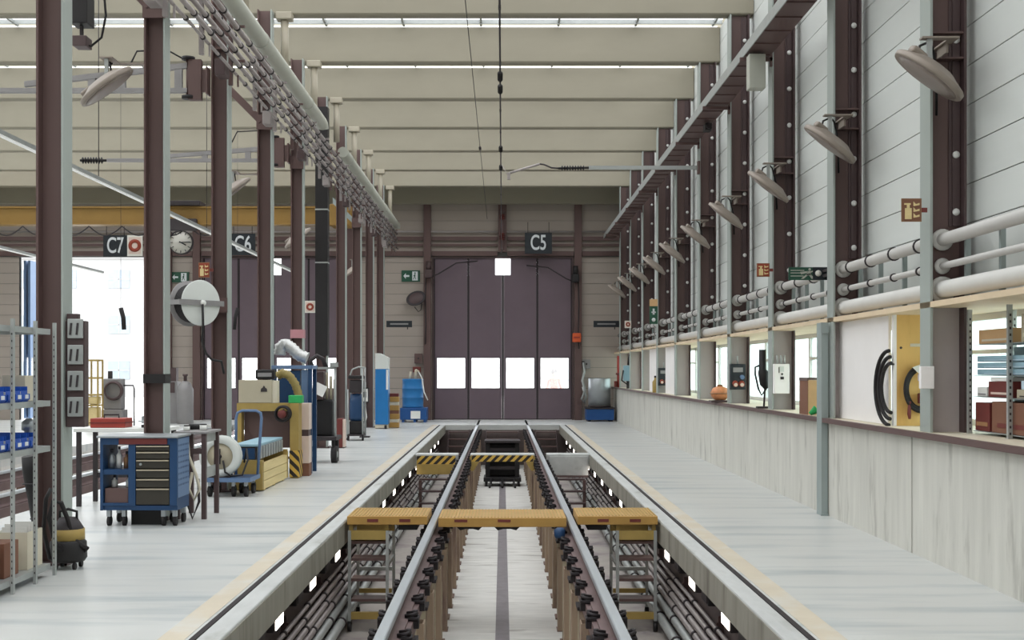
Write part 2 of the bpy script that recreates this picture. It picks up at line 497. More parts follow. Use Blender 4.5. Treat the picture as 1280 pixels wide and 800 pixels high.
# ---------------------------------------------------------------- niche windows along the right wall
COLY = [10.24 + 3.0 * k for k in range(-3, 10)]
def niche(i, ya, yb, kind):
    root = bpy.data.objects.new('window_%d' % i, None); C.objects.link(root); root.location = (4.66, (ya + yb) / 2, 1.1); root['kind'] = 'structure'; W[root.name] = Vector(root.location)
    fr = MB(); x0, x1 = 4.63, 4.70
    fr.box(x0, x1, ya, ya + .06, 1.1, 2.185); fr.box(x0, x1, yb - .06, yb, 1.1, 2.185)
    fr.box(x0, x1, ya, yb, 1.1, 1.16); fr.box(x0, x1, ya, yb, 2.125, 2.185)
    ym = (ya + yb) / 2
    fr.box(x0, x1, ym - .035, ym + .035, 1.16, 2.125)
    fr.box(x0, x1, ya + .06, ym - .035, 1.80, 1.84)
    fr.build('frame', 'white_paint', root)
    g = MB(); g.box(4.66, 4.668, ya + .06, ym - .035, 1.16, 1.80); g.box(4.66, 4.668, ya + .06, ym - .035, 1.84, 2.125); g.box(4.66, 4.668, ym + .035, yb - .06, 1.16, 2.125)
    g.build('pane', 'pane_tint', root)
for i, y in enumerate(COLY):
    niche(i + 1, y + .13, y + 3.13, 0)
m = MB(); m.box(4.62, 4.75, -8, COLY[0] + .13, 1.1, 2.185)
S(m, 'wall_niche_near', 'white_paint')

# white fitted panels closing part of the niche (seen left of the yellow board and further on)
for n, (a, b) in enumerate(((11.66, 13.42), (25.55, 27.6), (29.2, 30.6))):
    m = MB(); m.box(3.80, 3.83, a, b, 1.105, 2.18, .004)
    S(m, 'wall_panel_%d' % (n + 1), 'white_panel')

# ---------------------------------------------------------------- outside
m = MB(); m.box(-60, 60, Y_END + .25, 140, -.3, -.12); m.box(4.8, 60, -30, Y_END + .25, -.3, -.12)
S(m, 'ground_outside', 'yard')
def building(x0, x1, y0, y1, h, cols, floors, lab):
    t = thing('building', lab, 'building', ((x0 + x1) / 2, y0, -.12))
    m = MB(); m.box(x0, x1, y0, y1, -.12, h); m.box(x0 - .2, x1 + .2, y0 - .2, y1 + .2, h, h + .35)
    m.build('facade', 'facade', t)
    for f in range(floors):
        for c in range(cols):
            xc = x0 + (x1 - x0) * (c + .5) / cols; zc = h * (f + .55) / floors
            m = MB(); m.box(xc - .7, xc + .7, y0 - .05, y0 + .02, zc - .6, zc + .6)
            w = m.build('window', 'facade_window', t)
            m = MB(); m.box(xc - .03, xc + .03, y0 - .07, y0 - .05, zc - .6, zc + .6); m.box(xc - .7, xc + .7, y0 - .07, y0 - .05, zc - .03, zc + .03); m.build('mullion', 'facade', w)
building(-34, -20, 78, 92, 9, 4, 3, 'pale building outside seen through the open C7 gate')
building(-11, 9, 84, 98, 8, 7, 3, 'pale low building outside behind the C5 gate windows')
# ================================================================== COLUMNS
NR = 10
def web(m, x0, x1, y0, y1, z0, z1, holes):
    z = z0
    for xc, zc, r in sorted(holes, key=lambda h: h[1]):
        m.box(x0, x1, y0, y1, z, zc - r)
        m.box(x0, xc - r, y0, y1, zc - r, zc + r); m.box(xc + r, x1, y0, y1, zc - r, zc + r)
        z = zc + r
    m.box(x0, x1, y0, y1, z, z1)
HOLES = [(3.84, 2.345, .082), (3.84, 2.55, .042), (3.84, 2.78, .066)]
def column_right():
    y = 0
    t = thing('steel_column', 'x', 'column', (3.86, .125, 1.10), 'steel columns along the window side')
    W[t.name] = Vector((3.86, .125, 1.10))
    m = MB(); m.box(3.70, 3.722, 0, .25, 1.102, 7.43); m.build('front_flange', 'flange', t)
    m = MB(); web(m, 3.722, 3.995, .115, .135, 2.24, 7.43, HOLES); m.build('web', 'mauve', t)
    m = MB(); m.box(3.722, 3.995, .115, .135, 1.102, 2.24); m.build('lower_web', 'niche_grey', t)
    m = MB(); m.box(3.995, 4.017, 0, .25, 1.102, 7.43); m.build('rear_flange', 'mauve_deep', t)
    for z in (4.34, 4.56):
        m = MB(); m.box(3.724, 3.993, .01, .114, z, z + .016); m.build('stiffener', 'mauve', t)
    m = MB(); m.box(3.925, 3.99, .085, .114, 2.9, 7.4); m.box(3.90, 3.925, .1, .114, 2.9, 7.4)
    m.mi = 1
    for k in range(9):
        zc = 3.02 + .5 * k
        m.lathe([(.032, 0), (.032, .008), (.024, .016), (0, .018)], Matrix.Translation((3.955, .084, zc)) @ Matrix.Rotation(PI / 2, 4, 'X'), 12)
    m.build('bolted_rail', ['mauve_deep', 'label_white'], t)
    return t
def column_left():
    t = thing('steel_column', 'x', 'column', (-3.81, .11, 0), 'steel columns along the workshop side')
    m = MB(); m.box(-3.718, -3.70, 0, .21, .02, 7.43); m.build('front_flange', 'flange', t)
    m = MB(); m.box(-3.91, -3.718, .095, .115, .02, 7.43); m.build('web', 'mauve', t)
    m = MB(); m.box(-3.93, -3.91, 0, .21, .02, 7.43); m.build('rear_flange', 'mauve', t)
    for z in (5.98, 6.5):
        m = MB(); m.box(-3.908, -3.72, .01, .094, z, z + .016); m.build('stiffener', 'mauve', t)
    m = MB(); m.box(-3.98, -3.65, -.05, .26, 0, .02)
    for x in (-3.96, -3.67):
        for yy in (-.02, .23): m.cyl((x, yy, .02), (x, yy, .045), .012, 8)
    m.build('base_plate', 'mauve_deep', t)
    return t
Rlab = ['carrying the first tilted lamp, beside the yellow plywood board', 'behind the grey post that reaches the floor', 'with the white electric box on it',
        'with the first red and black socket box on it', 'beside the orange glass lamp', 'holding the overhead line arm', 'with the second red socket box on it',
        'three bays before the end wall', 'two bays before the end wall', 'closest to the end wall']
YR = [10.24 + 3.0 * k for k in range(NR)]
proto = column_right(); rc = []
for k in range(NR):
    lab = '%s window side steel column, %s' % (ORD[k], Rlab[k])
    loc = (3.86, YR[k] + .125, 1.10)
    if k == 0: proto.location = loc; proto['label'] = lab; W[proto.name] = Vector(loc); rc.append(proto)
    else: rc.append(clone(proto, loc, lab))
Llab = ['with grey sockets on its side', 'rising behind the blue tool trolley', 'carrying the big hose reel', 'behind the beige electric box', 'with a pink band of tape',
        'wrapped in black cladding', 'behind the dark machine cart', 'behind the blue bag cart', 'beside the blue tower cabinet', 'closest to the end wall']
YL = [9.975 + 3.0 * k for k in range(NR)]
protoL = column_left(); lc = []
for k in range(NR):
    lab = '%s workshop side steel column, %s' % (ORD[k], Llab[k])
    loc = (-3.81, YL[k] + .11, 0)
    if k == 0: protoL.location = loc; protoL['label'] = lab; W[protoL.name] = Vector(loc); lc.append(protoL)
    else: lc.append(clone(protoL, loc, lab))
# extras that belong to single columns
m = MB(); m.box(-3.936, -3.694, YL[1] - .006, YL[1] + .216, 1.50, 1.60)
m.build('tape_band', 'black', lc[1])
for k, mm in ((1, 'mauve'), (3, 'mauve'), (4, 'post_grey'), (7, 'post_grey')):
    y = YL[k]; zb = 5.62 if k < 4 else 5.5
    m = MB(); m.prism([(-3.932, zb), (-3.932, zb + .16), (-4.45, zb + .68), (-4.45, zb + .52)], 'y', y + .07, y + .18)
    m.build('brace', mm, lc[k])
    m = MB(); m.box(-3.94, -3.69, y - .02, y - .002, zb - .12, zb + .12); 
    for x in (-3.89, -3.75): m.cyl((x, y - .02, zb), (x, y - .035, zb), .018, 8)
    m.build('splice_plate', 'mauve', lc[k])
m = MB(); m.box(-3.936, -3.694, YL[4] - .006, YL[4] + .216, 2.24, 2.40); m.build('tape_band', 'pink', lc[4])
m = MB(); m.box(-3.945, -3.685, YL[5] - .02, YL[5] + .23, 1.95, 7.2); m.mi = 1
for z in (3.9, 5.02): m.box(-3.95, -3.68, YL[5] - .024, YL[5] + .234, z, z + .03)
m.build('cladding', ['black', 'galv'], lc[5])
# grey post standing before the low wall
t = thing('steel_post', 'grey green flat steel post standing before the concrete wall', 'post', (3.63, 13.45, 0))
m = MB(); m.box(3.60, 3.672, 13.36, 13.38, 0, 2.18); m.box(3.60, 3.614, 13.38, 13.56, 0, 2.18); m.build('flange', 'post_grey', t)
m = MB(); m.box(3.59, 3.676, 13.34, 13.36, 2.06, 2.18); m.build('head_plate', 'post_grey', t)
m = MB(); m.box(3.59, 3.676, 13.34, 13.36, 0, .03); m.build('foot_plate', 'post_grey', t)

# ================================================================== TILTED LAMPS
def lamp(side):
    s = side
    c = Vector((0, 0, 0)); t = thing('flood_lamp', 'x', 'lamp', c)
    xf = Matrix.Rotation(math.radians(15), 4, 'X') @ Matrix.Rotation(s * math.radians(36), 4, 'Y')
    m = MB(); m.xf = xf
    m.lathe([(.295, -.03), (.33, -.03), (.336, -.02), (.336, .012), (.325, .022), (.22, .065), (.18, .085), (.12, .09), (0, .09)], None, 28)
    m.build('lamp_shell', 'lamp_shell', t)
    m = MB(); m.xf = xf; m.lathe([(0, -.055), (.12, -.053), (.22, -.045), (.293, -.03), (0, -.025)], None, 28); m.build('lens', 'lamp_lens', t)
    m = MB(); m.xf = xf; m.box(-.27, -.12, -.06, .06, .045, .11, .02); m.build('ballast_box', 'lamp_shell', t)
    m = MB()
    m.box(-.02, .02, -.35 if False else -.015, .015, .10, .30)
    m.build('hanger_rod', 'galv', t)
    m = MB()
    m.box(-.07, .24 if s > 0 else .07, -.04, .04, .30, .315)
    if s > 0: m.box(.16, .24, .04, .42, .30, .315); m.box(.185, .205, .12, .335, .22, .30)
    else: m.box(-.07, .07, .04, .30, .30, .315); m.box(.07, .335, .22, .30, .295, .315)
    m.build('bracket', 'lamp_shell', t)
    m = MB()
    pts = [(-.1 * s, 0, .14), (-.06 * s, .06, .26), (.04 * s, .12, .31), (.1 * s, .2, .28), (.165, .28, .1), (.21, .41, -.25)] if s > 0 else [(.05, 0, .14), (.02, .05, .27), (-.04, .1, .3), (-.02, .16, .26), (0, .2, .312)]
    m.tube(pts, .011, 6); m.build('cable', 'black', t)
    return t
lr = lamp(1)
for k in range(NR):
    loc = (3.57, YR[k] - .34, 4.11)
    lab = 'tilted grey round flood lamp on the window side, %s from the camera' % ORD[k]
    if k == 0: lr.location = loc; lr['label'] = lab; lr['group'] = 'tilted lamps on the window side columns'
    else: clone(lr, loc, lab, 'tilted lamps on the window side columns')
ll = lamp(-1)
for n, k in enumerate((1, 3, 5, 8)):
    loc = (-4.29, YL[k] - .14, (4.72, 4.5, 4.42, 4.5)[n])
    lab = 'tilted grey round flood lamp on the workshop side, %s from the camera' % ORD[n]
    if n == 0: ll.location = loc; ll['label'] = lab; ll['group'] = 'tilted lamps on the workshop side columns'
    else: clone(ll, loc, lab, 'tilted lamps on the workshop side columns')
# two more across the neighbouring bay
for n, (x, y, z) in enumerate(((-7.6, 34.6, 4.72), (-4.75, 36.2, 4.35))):
    pass

# ================================================================== PIPES ON THE RIGHT WALL
for nm, z, r, lab, mm in (('wall_pipe', 2.345, .075, 'thick pale pipe lowest of three along the window side wall', 'pipe_pale'),
                      ('wall_pipe', 2.55, .030, 'thin grey pipe middle of three along the window side wall', 'pipe_grey'),
                      ('wall_pipe', 2.78, .055, 'grey pipe uppermost of three along the window side wall', 'pipe_grey')):
    t = thing(nm, lab, 'pipe', (3.84, 0, z))
    m = MB(); m.cyl((3.84, -2, z), (3.84, Y_END - .3, z), r, 18); m.build('pipe_run', mm, t)
    for k in range(NR):
        y = YR[k] + .085
        m = MB(); m.lathe([(r + .002, 0), (r + .04, 0), (r + .04, .018), (r + .028, .026), (r + .002, .026)], Matrix.Translation((3.84, y, z)) @ Matrix.Rotation(-PI / 2, 4, 'X') @ Matrix.Translation((0, 0, 0)), 18)
        m.build('collar', 'pipe_pale', t)
        for q in (.55, 1.27, 2.0, 2.7):
            if r < .07:
                m = MB(); m.lathe([(r + .001, -.012), (r + .012, -.012), (r + .012, .012), (r + .001, .012)], Matrix.Translation((3.84, YR[k] + .1 + q, z)) @ Matrix.Rotation(-PI / 2, 4, 'X'), 14); m.build('clamp', 'dark', t)
# stands that carry the pipes
def stand():
    t = thing('pipe_stand', 'x', 'pipe stand', (3.92, 0, 2.235))
    m = MB(); m.box(3.925, 3.965, -.02, .02, 2.25, 2.86); m.build('upright', 'post_grey', t)
    m = MB(); m.box(3.90, 3.99, -.04, .04, 2.236, 2.25); m.build('foot_plate', 'post_grey', t)
    for z, r in ((2.55, .03), (2.78, .055)):
        m = MB(); m.box(3.84 + r + .014, 3.924, -.012, .012, z - .012, z + .012); m.build('arm', 'post_grey', t)
    return t
st = stand(); n = 0
for k in range(-1, NR - 1):
    for q in (.55, 1.27, 2.0, 2.7):
        y = 10.24 + 3 * k + .1 + q
        if y < 8.7: continue
        lab = 'short grey pipe stand on the window side wall, %s from the camera' % ORD[n]
        if n == 0: st.location = (3.92, y, 2.235); st['label'] = lab; st['group'] = 'pipe stands along the window side wall'
        else: clone(st, (3.92, y, 2.235), lab, 'pipe stands along the window side wall')
        n += 1

# ================================================================== CABLE TRAY, RIGHT
t = thing('cable_tray', 'long mauve cable tray with bright edge above the window side columns', 'cable tray', (3.48, 0, 5.94))
m = MB(); m.box(3.31, 3.66, 2, 38.6, 5.94, 5.955); m.box(3.645, 3.66, 2, 38.6, 5.955, 6.06)
for k in range(62): m.box(3.31, 3.645, 2.2 + .58 * k, 2.23 + .58 * k, 5.925, 5.94)
m.build('tray_bed', 'mauve', t)
m = MB(); m.box(3.296, 3.31, 2, 38.6, 5.935, 6.075); m.build('edge_lip', 'galv', t)
for k in range(NR):
    m = MB(); y = YR[k] - .05
    m.box(3.25, 3.695, y, y + .04, 5.87, 5.922); m.box(3.66, 3.695, y, y + .04, 5.80, 6.15); m.build('bracket', 'mauve', t)
for i, (x, z, r) in enumerate(((3.36, 5.972, .016), (3.42, 5.972, .016), (3.50, 5.977, .021), (3.58, 5.972, .016))):
    m = MB(); m.cyl((x, 2, z), (x, 38.5, z), r, 8); m.build('cable', 'dark' if i % 2 else 'conduit', t)
t = thing('junction_box', 'pale grey box hanging under the cable tray on the window side', 'box', P(945, 112, 16.0))
m = MB(); c = P(945, 112, 16.0); m.box(c.x - .11, c.x + .11, 15.9, 16.1, c.z, c.z + .46, .008); m.build('body', 'pipe_green', t)
m = MB(); m.box(c.x - .09, c.x - .07, 15.98, 16.02, c.z + .462, 5.92); m.box(c.x + .07, c.x + .09, 15.98, 16.02, c.z + .462, 5.92); m.build('hanger', 'dark', t)
c = P(884, 160, 20.5)
t = thing('wall_camera', 'small black camera under the cable tray on the window side', 'camera', (c.x, 20.5, c.z))
m = MB(); m.box(c.x - .06, c.x + .06, 20.35, 20.6, c.z - .06, c.z + .06, .012); m.build('body', 'black', t)
m = MB(); m.cyl((c.x, 20.34, c.z), (c.x, 20.30, c.z), .045, 12); m.build('lens', 'dark', t)
m = MB(); m.box(c.x - .015, c.x + .015, 20.45, 20.5, c.z + .062, 5.92); m.build('mount', 'dark', t)

# ================================================================== CONDUIT RACK AND DRAIN PIPES, LEFT
PA = [(-3.43, 6.07, .036), (-3.46, 5.96, .030), (-3.40, 5.86, .026), (-3.44, 5.76, .030), (-3.49, 5.67, .022), (-3.40, 5.58, .028), (-3.47, 5.50, .020)]
t = thing('conduit_rack', 'long rack of clamped grey conduits along the workshop side columns', 'conduit rack', (-3.5, 0, 5.5))
for x, z, r in PA:
    m = MB(); m.cyl((x, 4, z), (x, 38.4, z), r, 10)
    m.mi = 1
    y = 6.2 + random.random() * .3
    while y < 38:
        m.lathe([(r + .001, -.018), (r + .011, -.018), (r + .011, .018), (r + .001, .018)], Matrix.Translation((x, y, z)) @ Matrix.Rotation(-PI / 2, 4, 'X'), 10); y += .75
    m.build('conduit', ['conduit', 'dark'], t)
for k in range(24):
    y = 6.45 + 1.5 * k
    if y > 38.2: break
    m = MB(); m.box(-3.57, -3.52, y - .03, y + .03, 5.36, 6.13); m.box(-3.56, -3.36, y - .02, y + .02, 6.11, 6.14); m.box(-3.52, -3.36, y - .02, y + .02, 5.66, 5.69)
    m.box(-3.46, -3.44, y - .015, y + .015, 5.34, 5.49); m.box(-3.695, -3.56, y - .02, y + .02, 6.0, 6.05)
    m.build('hanger', 'conduit' if k % 3 else 'mauve', t)
for k in range(10):
    y = 9.05 + 3 * k
    m = MB(); m.box(-3.66, -3.53, y, y + .26, 5.40, 5.60, .01); m.build('splice_box', 'mauve_deep' if k % 2 == 0 else 'conduit', t)
for i in range(7):   # slack cables drooping between hangers
    y = 8 + 4.2 * i; m = MB()
    m.tube([(-3.50, y + .25 * j, 5.80 - .10 * math.sin(PI * j / 10) + .02 * math.sin(j * 2.1)) for j in range(11)], .012, 6); m.build('cable', 'dark', t)

def bigpipe(y0, y1, lab):
    t = thing('drain_pipe', lab, 'pipe', (-3.45, (y0 + y1) / 2, 6.2))
    m = MB(); m.tube([(-3.45, y0 + .001, 6.36), (-3.45, y1 - .15, 6.36), (-3.45, y1 - .05, 6.345), (-3.45, y1, 6.30), (-3.45, y1 + .01, 6.27)], .115, 20); m.build('pipe_run', 'pipe_green', t)
    y = y0 + .9
    while y < y1:
        m = MB(); m.lathe([(.1155, -.03), (.124, -.03), (.124, .03), (.1155, .03)], Matrix.Translation((-3.45, y, 6.36)) @ Matrix.Rotation(-PI / 2, 4, 'X'), 20); m.build('coupling', 'pipe_green', t); y += 4
    for yc in YL:
        if y0 < yc < y1 - .4: m = MB(); m.box(-3.697, -3.565, yc + .08, yc + .12, 6.33, 6.39); m.build('bracket', 'mauve', t)
    return t
bigpipe(4, 22.7, 'fat pale drain pipe above the conduits, the closer run')
bigpipe(25.6, 38.6, 'fat pale drain pipe above the conduits, the farther run')
def down():
    t = thing('drain_downpipe', 'x', 'pipe', (-3.53, 0, 6.5))
    m = MB(); m.cyl((-3.53, 0, 6.50), (-3.53, 0, 7.31), .065, 16); m.build('pipe_run', 'pipe_khaki', t)
    m = MB(); m.box(-3.66, -3.40, -.11, .11, 7.31, 7.43, .015); m.build('gutter_box', 'pipe_khaki', t)
    return t
dp = down()
for k in range(2, NR):
    loc = (-3.53, YL[k] + .22, 6.5); lab = 'short pale downpipe under a ceiling beam, workshop side, %s from the camera' % ORD[k - 2]
    if k == 2: dp.location = loc; dp['label'] = lab; dp['group'] = 'downpipes above the workshop side columns'
    else: clone(dp, loc, lab, 'downpipes above the workshop side columns')

# ================================================================== OVERHEAD LINE
t = thing('contact_wire', 'dark overhead line with black insulators above the middle of the pit', 'overhead wire', (-.03, 0, 5.5))
m = MB(); m.cyl((-.03, 3, 5.50), (-.03, 38.78, 5.50), .011, 8); m.build('wire', 'dark', t)
for y in (15.4, 16.1, 20.5, 22.4):
    m = MB()
    for q in range(7): m.lathe([(.012, -.012), (.036, 0), (.012, .012)], Matrix.Translation((-.03, y + .05 * q, 5.50)) @ Matrix.Rotation(-PI / 2, 4, 'X'), 12)
    m.cyl((-.03, y - .03, 5.5), (-.03, y + .34, 5.5), .017, 8); m.build('insulator', 'black', t)
for y in (12.6, 17.6, 19.2, 26.0, 29.5):
    m = MB(); m.cyl((-.03, y, 5.51), (-.03, y, 6.6), .006, 6); m.box(-.045, -.015, y - .03, y + .03, 5.485, 5.52); m.build('dropper', 'dark', t)
m = MB(); m.cyl((-.03, 3, 6.6), (-.03, 38.78, 6.6), .008, 6); m.build('carrier_wire', 'dark', t)
m = MB(); m.cyl((-.50, 3, 6.62), (-.50, 38.9, 6.62), .007, 6)
m.cyl((-.50, 26.4, 6.61), (-.50, 26.6, 6.61), .03, 8)
tag(m.build('feeder_wire', 'dark'), 'thin dark wire running beside the overhead line', 'overhead wire')
y = Y_END - .3
t = thing('line_anchor', 'brown anchor with ribbed insulators at the end of the overhead line', 'anchor', (0, y, 5.6))
m = MB(); m.cyl((0, y, 5.6), (0, y, 6.9), .03, 8); m.build('rod', 'rail_side', t)
for zz in ((5.95, 6.01, 6.07, 6.13), (6.62, 6.68, 6.74)):
    m = MB()
    for z in zz: m.lathe([(.031, z - .03), (.10, z), (.031, z + .03)], Matrix.Translation((0, y, 0)), 14)
    m.build('insulator', 'maroon', t)
m = MB(); m.box(-.08, .08, y - .02, y + .10, 6.85, 6.95); m.build('mount', 'mauve', t)

def arm_right():
    y = 22.2; z = 5.44
    t = thing('overhead_cantilever', 'thin steel arm with a black insulator reaching from the window side over the pit', 'overhead arm', (3.69, y, z))
    m = MB(); m.box(1.62, 3.69, y - .025, y + .025, z - .035, z + .035); m.build('beam', 'galv', t)
    m = MB(); m.cyl((1.05, y, z - .01), (1.62, y, z), .022, 8)
    for q in range(9): m.lathe([(.022, -.018), (.055, 0), (.022, .018)], Matrix.Translation((1.12 + .05 * q, y, z - .005)) @ Matrix.Rotation(PI / 2, 4, 'Y'), 12)
    m.build('insulator', 'black', t)
    m = MB(); m.tube([(1.05, y, z - .01), (.92, y, z + .0), (.78, y, z + .06), (.70, y, z + .07)], .016, 8); m.build('link', 'dark', t)
    m = MB(); m.tube([(.70, y, z + .07), (.13, y, z - .10)], .022, 8); m.box(.09, .15, y - .02, y + .02, z - .22, z - .09); m.cyl((-.015, y, z + .06), (.12, y, z - .17), .006, 6); m.build('steady_arm', 'conduit', t)
    m = MB(); m.box(3.655, 3.698, y - .06, y + .06, z - .12, z + .12); m.build('mount', 'mauve', t)
arm_right()
def truss_arm(k, x_end, z, lab, cut):
    y = YL[k] - .10
    t = thing('overhead_cantilever', lab, 'overhead arm', (-4.03, y, z))
    m = MB(); m.box(x_end, -4.22, y - .04, y + .04, z - .06, z); 
    m.prism([(-4.22, z + .34), (-4.22, z + .27), (-6.4, z + .02), (-6.4, z + .09)], 'y', y - .035, y + .035) if not cut else m.prism([(-4.22, z + .24), (-4.22, z + .16), (-6.3, z + .005), (-6.3, z + .07)], 'y', y - .035, y + .035)
    h = .3 if not cut else .17
    for x in (-4.34, -4.7, -5.1, -5.5): m.box(x - .05, x + .05, y - .03, y + .03, z, z + h * (1 - (-4.22 - x) / 2.2) + .0)
    m.build('truss', 'grey_machine', t)
    m = MB(); m.box(-4.20, -4.03, y - .05, y + .05, z - .16, z + .38); m.cyl((-4.21, y, z - .10), (-4.21, y, z + .40), .03, 10); m.mi = 1
    for zz in (z - .12, z + .40): m.lathe([(.03, zz - .02), (.09, zz - .02), (.09, zz + .02), (.03, zz + .02)], Matrix.Translation((-4.21, y, 0)), 12)
    m.mi = 0; m.box(-4.03, -3.965, y - .02, y + .02, z - .05, z + .25); m.box(-3.965, -3.944, y - .06, y + .13, z - .08, z + .28)
    m.build('pivot', ['mauve', 'black'], t)
    if cut:
        m = MB()
        m.cyl((x_end - .5, y, z - .03), (x_end, y, z - .03), .025, 8)
        for q in range(8): m.lathe([(.025, -.02), (.065, 0), (.025, .02)], Matrix.Translation((x_end - .45 + .05 * q, y, z - .03)) @ Matrix.Rotation(PI / 2, 4, 'Y'), 12)
        m.build('insulator', 'black', t)
    m = MB(); m.tube([(-4.25, y, z + .38), (-4.5, y, z + .52), (-4.9, y, z + .50), (-5.0, y, z + .3)], .012, 6); m.build('cable', 'black', t)
    return t
truss_arm(2, -9.5, 5.42, 'deep mauve truss arm reaching left from the hose reel column', False)
truss_arm(4, -7.3, 5.55, 'slim truss arm with a black ribbed insulator, farther into the neighbouring bay', True)

# black boxes and cable loop beside the first column on the workshop side
c = P(105, 14, 13.5)
t = thing('junction_box', 'black boxes with a looping cable hung high beside the first workshop column', 'box', c)
m = MB(); m.box(c.x - .13, c.x + .07, 13.4, 13.65, c.z - .16, c.z + .22, .01); m.build('body', 'black', t)
m = MB(); m.box(c.x - .10, c.x + .06, 13.4, 13.6, c.z - .42, c.z - .30, .01); m.build('lower_box', 'mauve_deep', t)
m = MB(); m.tube([(c.x - .06, 13.5, c.z - .36), (c.x + .08, 13.5, c.z - .40), (c.x + .20, 13.5, c.z - .30), (c.x + .25, 13.5, c.z - .05), (c.x + .22, 13.5, c.z + .3), (c.x + .1, 13.5, c.z + .55)], .014, 8); m.build('cable', 'black', t)
m = MB(); m.box(c.x - .02, c.x + .02, 13.5, 13.55, c.z + .22, 7.44); m.box(c.x - .05, c.x - .02, 13.5, 13.55, c.z - .31, c.z - .15); m.build('hanger', 'dark', t)
# ================================================================== TRACK AND PIT
def rail(x, lab):
    t = thing('rail', lab, 'rail', (x, 0, -.172))
    prof = [(-.075, -.172), (.075, -.172), (.075, -.155), (.02, -.142), (.012, -.13), (.012, -.055), (.037, -.042), (.037, -.006), (.030, 0), (-.030, 0), (-.037, -.006), (-.037, -.042), (-.012, -.055), (-.012, -.13), (-.02, -.142), (-.075, -.155)]
    m = MB(); m.prism([(x + a, b) for a, b in prof], 'y', -4, 39.0)
    for f in m.bm.faces:
        if f.normal.z > .35 or all(v.co.z > -.05 for v in f.verts): f.material_index = 0
        else: f.material_index = 1
    m.build('rail_section', ['rail_head', 'rail_side'], t)
    m = MB(); m.box(x - .11, x + .11, -4, 35.6, -.30, -.174); m.build('bed_beam', 'rail_side', t)
    return t
def clip_mesh(s):
    m = MB()
    m.box(s * .045, s * .15, -.05, .05, -.172, -.145, .008)
    m.tube([(s * .05, -.04, -.135), (s * .11, -.045, -.125), (s * .135, -.015, -.12), (s * .11, .02, -.12), (s * .06, .04, -.13)], .013, 6)
    m.cyl((s * .125, 0, -.15), (s * .125, 0, -.10), .018, 8)
    m.box(s * .112, s * .15, -.035, .035, -.23, -.172)
    return m
for s, nm in ((-1, 'rail of the middle pit track, workshop side'), (1, 'rail of the middle pit track, window side')):
    t = rail(s * .755, 'shiny steel ' + nm)
    for d in (-1, 1):
        first = None
        for k in range(44):
            y = 7.97 + .63 * k
            if first is None:
                m = clip_mesh(d); m.xf = None
                bmesh.ops.translate(m.bm, vec=Vector((s * .755, y, 0)), verts=m.bm.verts)
                first = m.build('clip', 'black_iron', t)
            else:
                c = first.copy(); C.objects.link(c); c.parent = t; c.location = (0, .63 * k, 0)
def post():
    t = thing('rail_post', 'x', 'post', (0, 0, -1.2))
    m = MB(); m.box(-.125, .125, -.10, -.085, -1.18, -.33); m.box(-.125, .125, .085, .10, -1.18, -.33); m.build('flange', 'post_paint', t)
    m = MB(); m.box(-.012, .012, -.085, .085, -1.18, -.33); m.build('web', 'post_rust', t)
    m = MB(); m.box(-.15, .15, -.12, .12, -1.198, -1.18); m.build('base_plate', 'post_rust', t)
    m = MB(); m.box(-.14, .14, -.12, .12, -.33, -.302); m.build('head_plate', 'black_iron', t)
    return t
pp = post(); pp2 = None
for s, nm in ((-1, 'workshop side'), (1, 'window side')):
    for k in range(22):
        loc = (s * .755, 7.3 + 1.26 * k, -1.2); lab = 'cream steel post carrying the pit rail on the %s, %s from the camera' % (nm, ORD[k])
        g = 'posts under the %s rail' % nm
        if s < 0 and k == 0: pp.location = loc; pp['label'] = lab; pp['group'] = g
        else: clone(pp, loc, lab, g)
# thinner brown posts between them
def post_b():
    t = thing('rail_strut', 'x', 'post', (0, 0, -1.2))
    m = MB(); m.box(.06, .115, -.09, -.08, -1.19, -.31); m.box(.105, .115, -.08, .08, -1.19, -.31); m.box(.06, .115, .08, .09, -1.19, -.31); m.build('channel', 'strut_paint', t)
    m = MB(); m.box(.04, .125, -.11, .11, -1.198, -1.19); m.build('base_plate', 'post_rust', t)
    return t
pb = post_b(); n0 = 0
for s, nm in ((-1, 'workshop side'), (1, 'window side')):
    for k in range(21):
        loc = (s * .72, 7.93 + 1.26 * k, -1.2); lab = 'slim brown strut between rail posts on the %s, %s from the camera' % (nm, ORD[k])
        g = 'struts under the %s rail' % nm
        if n0 == 0: pb.location = loc; pb['label'] = lab; pb['group'] = g; n0 = 1
        else:
            c = clone(pb, loc, lab, g)
            if s > 0: c.rotation_euler.z = PI

# neighbouring track
for x, lab in ((-6.65, 'shiny rail of the neighbouring track, closer one'), (-8.15, 'shiny rail of the neighbouring track, farther one')):
    t = rail(x, lab)
    for k in range(9):
        y = 14.5 + 1.9 * k
        m = MB(); m.box(x - .10, x + .10, y - .1, y + .1, -1.198, -.302); m.build('support', 'post_rust', t)

# lit lamps along the pit walls, each with a dark terminal box next to it
def pit_lamp(s):
    t = thing('pit_lamp', 'x', 'lamp', (s * 1.82, 0, -.46))
    m = MB(); m.box(s * 1.815, s * 1.90, -.19, .19, -.455, -.275, .01); m.build('housing', 'dark', t)
    m = MB(); m.box(s * 1.808, s * 1.814, -.16, .16, -.44, -.29); m.build('diffuser', 'pit_light', t)
    m = MB(); m.box(s * 1.90, s * 1.978, -.05, .05, -.40, -.33); m.build('bracket', 'dark', t)
    return t
def term(s):
    t = thing('terminal_box', 'x', 'box', (s * 1.86, 0, -.47))
    m = MB(); m.box(s * 1.83, s * 1.93, -.17, .17, -.46, -.27, .008); m.build('body', 'black', t)
    m = MB(); m.box(s * 1.822, s * 1.83, -.14, .14, -.44, -.29); m.build('lid', 'dark', t)
    m = MB(); m.box(s * 1.93, s * 1.978, -.04, .04, -.40, -.34); m.build('bracket', 'dark', t)
    return t
